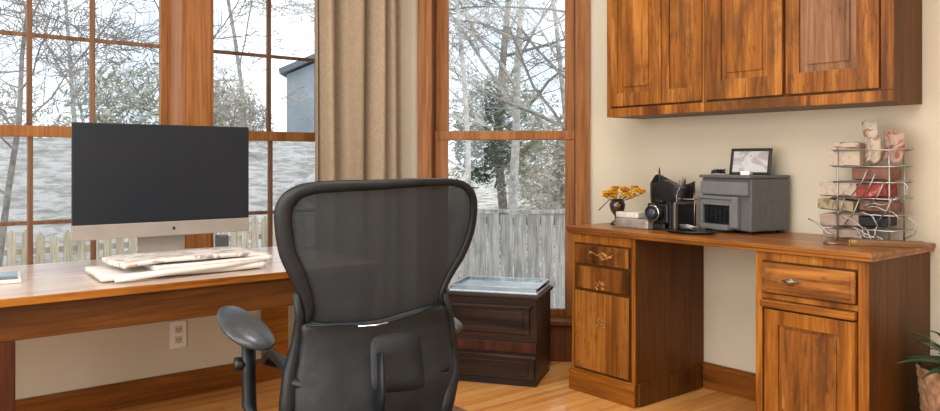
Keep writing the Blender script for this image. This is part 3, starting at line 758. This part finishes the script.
card(.020, .325, .055, .145, R(-6), scribble_mat('card_a', base=(.46, .42, .36), ink=(.35, .13, .07), scale=22, stretch=(1, 1, 1)), 'tall cream and rust card standing left at the top of the rack', -.01)
card(.085, .31, .075, .12, R(6), scribble_mat('card_b', base=(.40, .29, .23), ink=(.28, .08, .05), scale=22, stretch=(1, 1, 1)), 'pink and red card standing right at the top of the rack', .0)
card(.035, .31, .05, .09, R(2), M['env'], 'small white note standing before the upright cards in the rack', -.04)
# wooden box/ruler at the worktop end
tb = empty('pencil_case', (2.98, 1.255, ZD), R(-62), 'slim wooden pencil case with a brass clasp at the corner of the worktop', 'case')
b = MB(); b.box((-.12, -.026, 0), (.12, .026, .021), .003); b.build('body', wood('walnut_case', (.10, .05, .02), (.20, .11, .05), (.30, .18, .09), 'x'), tb)
b = MB(); b.box((-.124, -.012, .006), (-.1195, .012, .018), .002); b.box((-.118, -.0275, .008), (-.10, -.0255, .02), .001); b.build('clasp', M['brass'], tb)
b = MB(); b.tube([(.03*math.cos(a), .02*math.sin(a), .004) for a in [k*PI/8 for k in range(16)]], .003, 6, closed=True); b.tube([(.03, 0, .004), (.06, .01, .004), (.08, -.005, .004)], .003, 6)
o = b.build('scissors', M['pewter']); o.location = (2.90, 1.42, ZD); o.rotation_euler = (0, 0, R(-100)); tag(o, 'small silver scissors lying left of the wooden pencil case', 'scissors')

# ------------------------------------------------------------------ plant in basket
pt = empty('potted_plant', (3.02, .985, 0), 0, 'green spiky plant in a brown fibre basket on the floor right of the desk', 'plant')
b = MB()
def bas(u, v):
    a = 2*PI*u; r_ = .135+.035*v+.005*math.sin(a*22)*math.sin(v*40)
    return (r_*math.cos(a), r_*math.sin(a), v*.385)
b.grid(bas, 88, 40); b.lathe([(.01, .01), (.134, .0105)], 24, caps=False); b.lathe([(.001, .36), (.162, .355)], 24, caps=False); b.build('basket', M['soil'], pt)
gm = mat('plant_leaf', (.030, .085, .028), .42, noise_amt=.4, noise_scale=15)
rr = random.Random(9)
for k in range(52):
    a = 2*PI*k/52*5.1+rr.uniform(-.2, .2); el = rr.uniform(.35, 1.45); ln = rr.uniform(.22, .34)
    ln = min(ln, .165/max(.01, math.sin(a)*math.cos(el)), .19/max(.01, math.cos(a)*math.cos(el)))
    b = MB()
    def lf(u, v, a=a, el=el, ln=ln):
        rr_ = ln*u*math.cos(el)+.02; z = .37+ln*u*math.sin(el)-ln*.35*u*u
        w_ = .027*math.sin(PI*(.08+.92*u))*(1-.3*u)
        s_ = Vector((-math.sin(a), math.cos(a), 0))
        return Vector((rr_*math.cos(a), rr_*math.sin(a), z+abs(v-.5)*.008))+s_*w_*(v-.5)*2
    b.grid(lf, 8, 2); o = b.build('leaf', gm, pt)

# ------------------------------------------------------------------ rug corner
rg = MB(); rg.box((-1.9, -2.0, .0005), (0, 0, .006), .002)
o = rg.build('rug', mat('rug', (.13, .075, .05), .95, noise_amt=.6, noise_scale=40, bump=.4, bump_scale=150)); o.location = (2.117, 2.93, 0) 
tag(o, 'dark brown rug on the floor under the office chair', 'rug')

# ------------------------------------------------------------------ office chair
CHX, CHY, CRZ = 1.230, 2.083, R(-17)
oc = empty('office_chair', (CHX, CHY, .0065), CRZ, 'black mesh ergonomic office chair with armrest, its back to the camera', 'chair')
def cr_spline(P, n=8, closed=True):
    out = []; N = len(P)
    for i in range(N):
        p0, p1, p2, p3 = [Vector(P[(i+k-1) % N]) for k in range(4)]
        for j in range(n):
            t = j/n; out.append(.5*((2*p1)+(-p0+p2)*t+(2*p0-5*p1+4*p2-p3)*t*t+(-p0+3*p1-3*p2+p3)*t**3))
    return out
def backy(x, z):
    # surface of the backrest: curved round the sitter, leaning back towards the top
    lean = -.22-.085*max(0, (z-.62))/.42*1.0
    lum = .035*math.exp(-((z-.56)/.10)**2)
    return lean + .75*x*x + lum*.6
OUT = [Vector((x, 0, z)) for x, z in [(-0.022, 1.043), (0.106, 1.046), (0.211, 1.043), (0.27, 1.027), (0.304, 0.993), (0.314, 0.938), (0.305, 0.869), (0.276, 0.804), (0.24, 0.753), (0.213, 0.7), (0.194, 0.634), (0.005, 0.612), (-0.179, 0.629), (-0.201, 0.683), (-0.218, 0.729), (-0.243, 0.781), (-0.267, 0.836), (-0.279, 0.897), (-0.283, 0.955), (-0.272, 0.993), (-0.245, 1.02), (-0.201, 1.036), (-0.119, 1.042)]]
OUT = cr_spline(OUT, 6)
cc = Vector((.0, 0, .855))
def on_back(p, off=0): return Vector((p.x, backy(p.x, p.z)+off, p.z))
# mesh panel
b = MB()
N = len(OUT)
t = bmesh.new(); rings = []
for s_ in [.0001]+[i/14*.93 for i in range(1, 15)]:
    rings.append([t.verts.new(on_back(cc+(p-cc)*s_, .004)) for p in OUT])
for a, c in zip(rings, rings[1:]):
    for k in range(N):
        f = t.faces.new((a[k], a[(k+1) % N], c[(k+1) % N], c[k])); f.smooth = True
b._merge(t); o = b.build('back_mesh', M['mesh'], oc)
# frame: flattened loop cross-section
def loop_frame(P, w, th, cfun, narrow=None):
    t = bmesh.new(); n = 10; rings = []; NP = len(P)
    for i, p in enumerate(P):
        tan = (P[(i+1) % NP]-P[i-1]).normalized()
        inw = Vector((tan.z, 0, -tan.x))
        if inw.dot(cfun-p) < 0: inw = -inw
        ww = w*(narrow(p) if narrow else 1)
        ring = []
        for k in range(n):
            a = 2*PI*k/n
            q = p+inw*(ww*.5+ww*.5*math.cos(a)); q = on_back(q, th*math.sin(a)-.001)
            ring.append(t.verts.new(q))
        rings.append(ring)
    for i in range(NP):
        a = rings[i]; c = rings[(i+1) % NP]
        for k in range(n):
            f = t.faces.new((a[k], a[(k+1) % n], c[(k+1) % n], c[k])); f.smooth = True
    return t
b = MB(); b._merge(loop_frame(OUT, .036, .011, cc, lambda p: (1.0-.25*max(-1, min(1, p.x/.2)))*(.5+.5*min(1, max(0, (p.z-.63)/.15)))*(1-.25*max(0, 1-abs(p.z-1.04)/.03)))); b.build('back_frame', M['graph'], oc)
# lower back section with sling and bolsters
LOW = cr_spline([Vector((x, 0, z)) for x, z in [(0.002, 0.643), (0.188, 0.672), (0.23, 0.628), (0.256, 0.541), (0.262, 0.461), (0.241, 0.397), (0.204, 0.337), (0.136, 0.287), (0.001, 0.287), (-0.155, 0.308), (-0.218, 0.354), (-0.233, 0.423), (-0.221, 0.503), (-0.204, 0.586), (-0.201, 0.641), (-0.127, 0.645)]], 6)
cl = Vector((.01, 0, .463))
t = bmesh.new(); rings = []
def lowp(p, off): 
    q = on_back(p, off); q.y += -.012*math.sin((p.x*14)+p.z*7)*.4
    return q
for s_ in [.0001]+[i/12 for i in range(1, 13)]:
    rings.append([t.verts.new(lowp(cl+(p-cl)*s_, -.012-.014*(1-s_**3)-(0.006*math.sin(14*p.x*s_+3))*(s_))) for p in LOW])
NL = len(LOW)
for a, c in zip(rings, rings[1:]):
    for k in range(NL):
        f = t.faces.new((a[k], a[(k+1) % NL], c[(k+1) % NL], c[k])); f.smooth = True
b = MB(); b._merge(t); o = b.build('lower_back_panel', M['pad'], oc); solidify(o, .008, 0)
# lumbar pad inset and top hem
b = MB(); b.tube([on_back(Vector((a, 0, c)), -.030) for a, c in [(-0.196, 0.641), (-0.099, 0.641), (-0.009, 0.634), (0.049, 0.644), (0.12, 0.659), (0.188, 0.675)]], [(.004, .004)]*6, 8); b.build('hem', M['graph'], oc)
b = MB(); b.tube([on_back(Vector((a, 0, c)), -.036) for a, c in [(-0.057, 0.635), (-0.009, 0.634), (0.029, 0.64)]], .0028, 8); o = b.build('highlight', M['chrome'], oc); o['label'] = 'bright hem clip'  # chrome strip standing in for the highlight along the hem
def lumb(u, v):
    x = .058+(u-.5)*.19*(1-.15*v); z = .515+(v-.5)*.17
    e = (1-abs(2*u-1)**4)*(1-abs(2*v-1)**4)
    return Vector((x, backy(x, z)-.018-.026*e, z))
b = MB(); b.grid(lumb, 16, 14); b.build('lumbar_pad', M['pad'], oc)
# side bolsters following the waist down to the seat
for sx, pts in ((-1, [(-0.221, 0.729), (-0.208, 0.665), (-0.212, 0.586), (-0.231, 0.503), (-0.238, 0.423), (-0.244, 0.327)]), (1, [(0.212, 0.707), (0.238, 0.627), (0.253, 0.541), (0.255, 0.462), (0.229, 0.385), (0.204, 0.301)])):
    P3 = []
    for i, (a, c) in enumerate(pts):
        q = on_back(Vector((a, 0, c)), -.004); P3.append(q)
    P3 = [Vector(p) for p in P3]
    b = MB(); b.tube(P3, [(.010, .010), (.016, .014), (.018, .018), (.022, .022), (.024, .026), (.02, .02)], 12); b.build('side_bolster', M['graph'], oc)
# spine and tilt housing
b = MB(); b.tube([(0.0, -.265, .56), (0, -.285, .46), (0, -.25, .38), (0, -.12, .35), (0, 0, .36)], [(.022, .008), (.026, .010), (.03, .014), (.04, .02), (.05, .03)], 12); b.build('spine', M['graph'], oc)
for z in (.54, .515, .49, .465): 
    pass
# seat
def seat(u, v):
    x = (u-.5)*.50*(1-.12*(1-v)); y = -.19+v*.45
    z = .445+.035*(abs(u-.5)*2)**3-.045*max(0, (v-.75)/.25)**2+.01*math.sin(v*3)
    return (x, y, z)
b = MB(); b.grid(seat, 20, 20); o = b.build('seat', M['seatmesh'], oc); solidify(o, .006)
sp = [Vector(seat(u, 0)) for u in [i/8 for i in range(9)]]+[Vector(seat(1, v)) for v in [i/8 for i in range(1, 9)]]+[Vector(seat(u, 1)) for u in [1-i/8 for i in range(1, 9)]]+[Vector(seat(0, v)) for v in [1-i/8 for i in range(1, 8)]]
b = MB(); b.tube(sp, .014, 8, closed=True); b.build('seat_frame', M['graph'], oc)
b = MB(); b.box((-.10, -.12, .335), (.10, .14, .415), .02); b.build('tilt_housing', M['graph'], oc)
b = MB(); b.tube([(0, 0, .36), (0, 0, .10)], .028, 16); b.tube([(0, 0, .20), (0, 0, .09)], .036, 16); b.build('gas_cylinder', M['black'], oc)
# arms
for sx in (-1, 1):
    b = MB()
    ax = -.325 if sx < 0 else .275
    b.tube([(sx*.15, -.06, .345), (ax*.8, -.05, .335), (ax*.97, -.03, .345), (ax, -.01, .38), (ax, .0, .47), (ax, .0, .575)], [(.020, .016)]*3+[(.024, .02), (.022, .018), (.026, .02)], 12)
    o = b.build('armrest', M['graph'], oc)
    def padf(u, v, sx=sx):
        a = 2*PI*u; ph = (v-.5)*PI
        c_ = math.cos(ph)
        x = (.080 if sx < 0 else .05)*math.cos(a)*c_; y = .115*math.sin(a)*c_; z = .024*math.sin(ph)
        x *= (1-.12*math.sin(a))
        return (x, y, z)
    T_ = Matrix.Translation((ax-(.012 if sx < 0 else 0), .0, .605 if sx < 0 else .575))@Matrix.Rotation(R(22 if sx < 0 else 5), 4, 'Z')@Matrix.Rotation(R(24 if sx < 0 else 4), 4, 'X')@Matrix.Rotation(R(12 if sx < 0 else 0), 4, 'Y')
    b = MB(); b.grid(padf, 32, 16, T_); b.build('arm_pad', M['armpad'], o)
    b = MB(); b.lathe([(.016, -.03), (.02, -.028), (.02, .0), (.016, .002)], 14, Matrix.Translation((ax-.012, .0, .50))@Matrix.Rotation(R(90), 4, 'Y')); b.build('arm_knob', M['black'], o)
# five star base
for k in range(5):
    a = 2*PI*k/5+.3; c_, s_ = math.cos(a), math.sin(a)
    b = MB(); b.tube([(.02*c_, .02*s_, .12), (.15*c_, .15*s_, .105), (.31*c_, .31*s_, .075)], [(.026, .022), (.022, .018), (.015, .013)], 10); lg = b.build('leg', M['graph'], oc)
    b = MB()
    for off in (-.016, .016):
        Tm = Matrix.Translation((.31*c_, .31*s_, .03))@Matrix.Rotation(a+.6, 4, 'Z')@Matrix.Translation((0, off, 0))@Matrix.Rotation(R(90), 4, 'X')
        b.lathe([(.022, -.009), (.029, -.006), (.029, .006), (.022, .009)], 18, Tm)
    b.tube([(.31*c_, .31*s_, .03), (.31*c_, .31*s_, .075)], .008, 8)
    b.build('caster', M['black'], lg)

# ------------------------------------------------------------------ OUTSIDE
def ground_h(x, y):
    s_ = (x+y)
    return -.55
gr = MB()
def gf(u, v):
    x = -30+u*90; y = -10+v*90
    d = max(0, (x*.5+y*.85)-9)
    z = -.6+ (min(d, 22)*.045)+.12*noise.noise(Vector((x*.2, y*.2, 0)))
    if x < 3.8 and y < 4.3: z = -.6
    return (x, y, z)
gr.grid(gf, 60, 60)
def ground_mat():
    m, nt, b = newmat('winter_ground'); N = nt.nodes; L = nt.links
    tc = N.new('ShaderNodeTexCoord')
    n = N.new('ShaderNodeTexNoise'); n.inputs['Scale'].default_value = 3.2; n.inputs['Detail'].default_value = 10; n.inputs['Roughness'].default_value = .75
    L.new(tc.outputs['Object'], n.inputs['Vector'])
    r = N.new('ShaderNodeValToRGB'); e = r.color_ramp.elements
    e[0].position = .36; e[0].color = (.16, .12, .07, 1); e[1].position = .62; e[1].color = (.80, .78, .74, 1)
    k = e.new(.48); k.color = (.50, .43, .31, 1)
    L.new(n.outputs['Fac'], r.inputs['Fac']); L.new(r.outputs['Color'], b.inputs['Base Color']); b.inputs['Roughness'].default_value = .9
    return m
o = gr.build('winter_ground', ground_mat()); struct(o)
# stone wall beyond the garden
def stone_mat():
    m, nt, b = newmat('pale_stone'); N = nt.nodes; L = nt.links
    tc = N.new('ShaderNodeTexCoord'); mp = N.new('ShaderNodeMapping'); mp.inputs['Scale'].default_value = (1.2, 1.2, 6); L.new(tc.outputs['Object'], mp.inputs['Vector'])
    n = N.new('ShaderNodeTexNoise'); n.inputs['Scale'].default_value = 3.2; n.inputs['Detail'].default_value = 9; n.inputs['Roughness'].default_value = .7; n.inputs['Distortion'].default_value = .5
    L.new(mp.outputs[0], n.inputs['Vector'])
    r = N.new('ShaderNodeValToRGB'); e = r.color_ramp.elements
    e[0].position = .38; e[0].color = (.52, .50, .47, 1); e[1].position = .56; e[1].color = (.95, .94, .92, 1)
    k = e.new(.46); k.color = (.66, .64, .61, 1)
    L.new(n.outputs['Fac'], r.inputs['Fac']); L.new(r.outputs['Color'], b.inputs['Base Color']); b.inputs['Roughness'].default_value = .9
    bp = N.new('ShaderNodeBump'); bp.inputs['Strength'].default_value = .6; bp.inputs['Distance'].default_value = .05; L.new(n.outputs['Fac'], bp.inputs['Height']); L.new(bp.outputs['Normal'], b.inputs['Normal'])
    return m
M['stone'] = stone_mat()
sw = MB()
def stw(u, v):
    x = -14+u*19.6
    return (x, 10.5+.05*noise.noise(Vector((x*2, v*9, 0))), -.75+v*2.15+.08*noise.noise(Vector((x*1.3, 0, 4)))*v)
sw.grid(stw, 120, 14)
sw.box((-14, 10.56, -.75), (5.6, 10.95, 1.30))
o = sw.build('stone_garden_wall', M['stone']); tag(o, 'pale grey stone garden wall beyond the left window', 'wall')
fb = empty('picket_fence', (0, 9.4, -.62), 0, 'low pale picket fence in front of the stone garden wall outside', 'fence')
pw = wood('weathered', (.40, .33, .22), (.62, .53, .38), (.80, .72, .56), 'z')
rr = random.Random(2)
for k in range(52):
    x = -2.2+k*.135; b = MB(); h = .92+rr.uniform(-.05, .08)
    b.prism([(x, 0), (x+.085, 0), (x+.085, h), (x+.045, h+.05), (x, h)], .02); o = b.build('picket', pw, fb)
b = MB(); b.box((-2.3, .022, .08), (5.1, .05, .12)); b.build('rail', pw, fb)
b = MB(); b.box((-2.3, .022, .72), (5.1, .05, .78)); b.build('rail', pw, fb)

bark = mat('bare_bark', (.28, .25, .22), .9, noise_amt=.4, noise_scale=12)
bark_pale = mat('pale_bark', (.52, .49, .44), .9, noise_amt=.35, noise_scale=12)
def tree(name, x, y, h, seed, label, lean=0, base=-.5, m=None, r0=.11, spread=1.0, first=.25, depth=5, grp='bare trees outside'):
    rr = random.Random(seed); b = MB()
    t = bmesh.new()
    def seg(pts, rad, n):
        rings = []
        for i, p in enumerate(pts):
            d = (pts[min(i+1, len(pts)-1)]-pts[max(i-1, 0)]).normalized()
            x_ = d.orthogonal().normalized(); y_ = d.cross(x_)
            rings.append([t.verts.new(p+(x_*math.cos(2*PI*k/n)+y_*math.sin(2*PI*k/n))*rad[i]) for k in range(n)])
        for a, c in zip(rings, rings[1:]):
            for k in range(n):
                f = t.faces.new((a[k], a[(k+1) % n], c[(k+1) % n], c[k])); f.smooth = n > 3
    def branch(p, d, ln, r_, lev):
        n = 6 if lev < 2 else 4; pts = [p.copy()]; q = p.copy(); dd = d.copy(); dirs = [dd.copy()]
        for i in range(n):
            dd = (dd+Vector((rr.uniform(-1, 1), rr.uniform(-1, 1), rr.uniform(-.6, .8)))*.24*(1 if lev else .4)).normalized()
            q = q+dd*ln/n; pts.append(q.copy()); dirs.append(dd.copy())
        seg(pts, [max(.0035, r_*(1-.6*i/n)) for i in range(n+1)], 6 if lev == 0 else 3)
        if lev >= depth: return
        kids = (9, 5, 4, 4, 3)[lev]
        for k in range(kids):
            t_ = rr.uniform(first if lev == 0 else .2, 1); i = min(n-1, int(t_*n)); s = pts[i].lerp(pts[i+1], t_*n-i)
            ax = Vector((rr.uniform(-1, 1), rr.uniform(-1, 1), rr.uniform(-.4, .6))).normalized()
            nd = (dirs[i]*.5+ax*spread*.8).normalized()
            branch(s, nd, ln*rr.uniform(.40, .62), max(.0035, r_*(1-.6*t_)*.55), lev+1)
    branch(Vector((0, 0, 0)), Vector((lean, 0, 1)).normalized(), h, r0, 0)
    b._merge(t)
    o = b.build(name, m or bark, recalc=False); o.location = (x, y, base)
    return tag(o, label, 'tree', grp)
tree('bare_tree', 1.0, 8.4, 4.0, 1, 'slim bare tree rising behind the left edge of the left window', .25, m=bark, r0=.035)
tree('bare_tree', 3.0, 13.6, 5.2, 2, 'pale bare tree standing beyond the monitor in the left window', -.1, r0=.05, m=bark_pale)
tree('bare_tree', 4.6, 13.2, 6.0, 3, 'bare forked tree seen at the left of the middle window', .05, r0=.05)
tree('bare_tree', 7.4, 17.0, 6.6, 4, 'pale bare tree behind the blue grey house', -.1, r0=.07, m=bark_pale)
tree('bare_tree', 5.9, 7.3, 5.5, 5, 'slender pale trunk nearest the left side of the tall corner window', -.04, r0=.045, m=bark_pale)
tree('bare_tree', 7.9, 8.8, 6.2, 6, 'tall pale bare tree in the centre of the corner window', .03, r0=.085, m=bark_pale)
tree('bare_tree', 7.2, 6.75, 5.0, 7, 'bare tree with dark leaning trunk at the right of the corner window', .1, r0=.065)
tree('bare_tree', 11.5, 13.0, 8.0, 8, 'large bare tree far behind in the corner window', .0, r0=.12, m=bark, first=.15)
tree('bare_tree', 9.9, 9.4, 6.0, 12, 'bare tree with many fine twigs far right in the corner window', -.05, r0=.07, m=bark_pale, first=.15)

def bush(name, x, y, z, rx, ry, rz_, n, seed, m, label, cat='shrub', leaf=.09, grp=None):
    rr = random.Random(seed); b = MB()
    for i in range(n):
        while True:
            p = Vector((rr.uniform(-1, 1), rr.uniform(-1, 1), rr.uniform(-1, 1)))
            if p.length < 1: break
        p = p.normalized()*(p.length**.7)
        p = Vector((p.x*rx, p.y*ry, p.z*rz_))*(1+.6*noise.noise(p*2.5+Vector((seed, 0, 0))))
        d = Vector((rr.uniform(-1, 1), rr.uniform(-1, 1), rr.uniform(-1, 1))).normalized()
        e = d.orthogonal().normalized(); l = leaf*rr.uniform(.4, 1.5)
        b.quad(p-d*l, p-e*l*.22, p+d*l, p+e*l*.22)
    o = b.build(name, m, recalc=False); o.location = (x, y, z)
    return tag(o, label, cat, grp)
gshrub = mat('olive_foliage', (.42, .41, .30), .8, noise_amt=.5, noise_scale=5)
gdark = mat('evergreen', (.10, .14, .10), .8, noise_amt=.5, noise_scale=5)
gtan = mat('tan_foliage', (.60, .56, .47), .8, noise_amt=.4, noise_scale=5)
bush('shrub', .9, 14.4, 1.4, 1.6, .8, 1.1, 7500, 1, gtan, 'tan winter shrub above the stone wall in the left window', leaf=.07)
bush('shrub', 3.5, 12.2, 1.45, 1.3, .8, 1.25, 5500, 2, gshrub, 'olive shrub above the stone wall just left of the window mullion', leaf=.07)
bush('shrub', 5.15, 13.2, 1.35, .75, .7, 1.15, 7000, 3, gtan, 'tan shrub seen through the middle window beside the house', leaf=.07)
bush('evergreen_shrub', 8.6, 10.4, 1.55, .55, .55, .95, 4500, 4, gdark, 'dark evergreen bush at the left of the tall corner window', leaf=.06)
bush('evergreen_shrub', 10.2, 11.4, 1.8, .9, .7, 1.0, 6000, 5, gshrub, 'olive evergreen mass in the centre of the corner window', leaf=.06)
bush('shrub', 9.6, 9.0, 1.0, .6, .6, 1.1, 5500, 6, gtan, 'tan winter shrub at the right of the corner window', leaf=.07)
bush('shrub', 13.6, 12.9, .9, 2.2, 1.0, 1.3, 9000, 7, gtan, 'long pale hedge in the distance behind the corner window', leaf=.09)
# neighbour house
hs = empty('neighbor_house', (6.25, 13.1, -.5), R(-36), 'blue grey neighbouring house with gable roof behind the middle window', 'house')
sid = mat('slate_siding', (.44, .50, .55), .7, noise_amt=.15, noise_scale=2)
b = MB(); b.prism([(0, 0), (2.3, 0), (2.3, 2.95), (1.2, 3.7), (0, 3.18)], 3.0); b.build('walls', sid, hs)
b = MB(); b.prism([(-.10, 3.17), (1.2, 3.74), (1.2, 3.84), (-.12, 3.27)], 3.3, Matrix.Translation((0, -.15, 0))); b.build('roof_slope', mat('roof', (.22, .24, .27), .8), hs)
b = MB(); b.prism([(2.5, 2.8), (1.21, 3.78), (1.21, 3.88), (2.5, 2.9)], 3.3, Matrix.Translation((0, -.15, 0))); b.build('roof_slope', mat('roof_b', (.22, .24, .27), .8), hs)
for (x, z) in ((.35, .75), (1.3, .75)):
    b = MB(); b.box((x-.15, -.04, z), (x+.45, -.001, z+1.0), .01); w = b.build('window', M['white'], hs)
    b = MB(); b.box((x-.10, -.05, z+.06), (x+.40, -.041, z+.94)); b.build('pane', mat('house_pane', (.22, .27, .32), .1), w)
# board fence past the corner window
bf = empty('board_fence', (5.0, 7.6, -.62), R(-52), 'pale weathered board fence seen low through the tall corner window', 'fence')
pg = wood('grey_boards', (.24, .23, .21), (.46, .45, .42), (.70, .69, .66), 'z', blotch=.5, blotch_col=(.2, .2, .18))
for k in range(30):
    x = -.3+k*.155; b = MB(); b.box((x, 0, 0), (x+.14, .02, 1.12+rr.uniform(-.01, .01)), .003); b.build('board', pg, bf)
for z in (.3, 1.0):
    b = MB(); b.box((-.3, .0205, z), (4.35, .06, z+.08), .003); b.build('rail', pg, bf)
b = MB(); b.box((-.3, -.02, 1.135), (4.35, .06, 1.17), .003); b.build('cap_rail', pg, bf)

# ------------------------------------------------------------------ light
def added_light_casing(idx, loc, rz, w, h):
    w_ = struct(empty('window_%d' % idx, loc, rz))  # invented window: bare casing around an added area light, wall behind is solid
    b = MB()
    b.box((-w/2-.08, .0005, -h/2-.08), (-w/2, .03, h/2+.08), .004); b.box((w/2, .0005, -h/2-.08), (w/2+.08, .03, h/2+.08), .004)
    b.box((-w/2, .0005, h/2), (w/2, .03, h/2+.08), .004); b.box((-w/2, .0005, -h/2-.08), (w/2, .03, -h/2), .004)
    b.build('casing', M['trim_z'], w_)
added_light_casing(4, (BX, 1.4, 1.35), R(-90), 3.2, 2.2)
added_light_casing(5, (.6, BY, 1.4), 0, 3.0, 1.6)
def area(name, loc, rot, sx, sy, power, col=(1, 1, 1), spread=None):
    l = bpy.data.lights.new(name, 'AREA'); l.shape = 'RECTANGLE'; l.size = sx; l.size_y = sy; l.energy = power; l.color = col
    if spread: l.spread = spread
    o = bpy.data.objects.new(name, l); link(o); o.location = loc; o.rotation_euler = rot; return o
area('ceiling_fill', (.6, .6, CH-.02), (0, 0, 0), 1.6, 1.6, 54, (1, .97, .93))  # added ceiling fill lights, no fixture behind them
area('ceiling_fill', (2.2, 2.2, CH-.02), (0, 0, 0), .6, .6, 18, (1, .97, .93))
area('side_fill', (BX+.05, 1.4, 1.35), (0, R(-90), 0), 2.2, 3.2, 120, (1, .98, .95))  # added area light, unseen, gives the main light from this side
area('rear_fill', (.6, BY+.05, 1.4), (R(90), 0, 0), 3.0, 1.6, 26, (1, .96, .90))  # added fill from behind the camera, no real opening there

w = bpy.data.worlds.new('world'); bpy.context.scene.world = w; w.use_nodes = True
nt = w.node_tree; bg = nt.nodes['Background']
tc = nt.nodes.new('ShaderNodeTexCoord'); n = nt.nodes.new('ShaderNodeTexNoise'); n.inputs['Scale'].default_value = 3; n.inputs['Detail'].default_value = 6
nt.links.new(tc.outputs['Generated'], n.inputs['Vector'])
r = nt.nodes.new('ShaderNodeValToRGB'); e = r.color_ramp.elements
e[0].position = .40; e[0].color = (.60, .72, .84, 1); e[1].position = .58; e[1].color = (.96, .97, 1.0, 1)
nt.links.new(n.outputs['Fac'], r.inputs['Fac']); nt.links.new(r.outputs['Color'], bg.inputs['Color']); bg.inputs['Strength'].default_value = 1.9

# ------------------------------------------------------------------ camera
cd = bpy.data.cameras.new('camera'); cam = bpy.data.objects.new('camera', cd); link(cam)
cam.location = (0, 0, 1.1); cam.rotation_euler = (R(90), 0, R(-38.85))
cd.sensor_width = 36; cd.sensor_fit = 'HORIZONTAL'; cd.lens = 773/940*36
cd.shift_y = -(205.5-161)/940
cd.clip_start = .05
bpy.context.scene.camera = cam
sc = bpy.context.scene
sc.view_settings.view_transform = 'Standard'; sc.view_settings.look = 'None'; sc.view_settings.gamma = 1; sc.view_settings.exposure = 0
sc.view_settings.use_curve_mapping = False
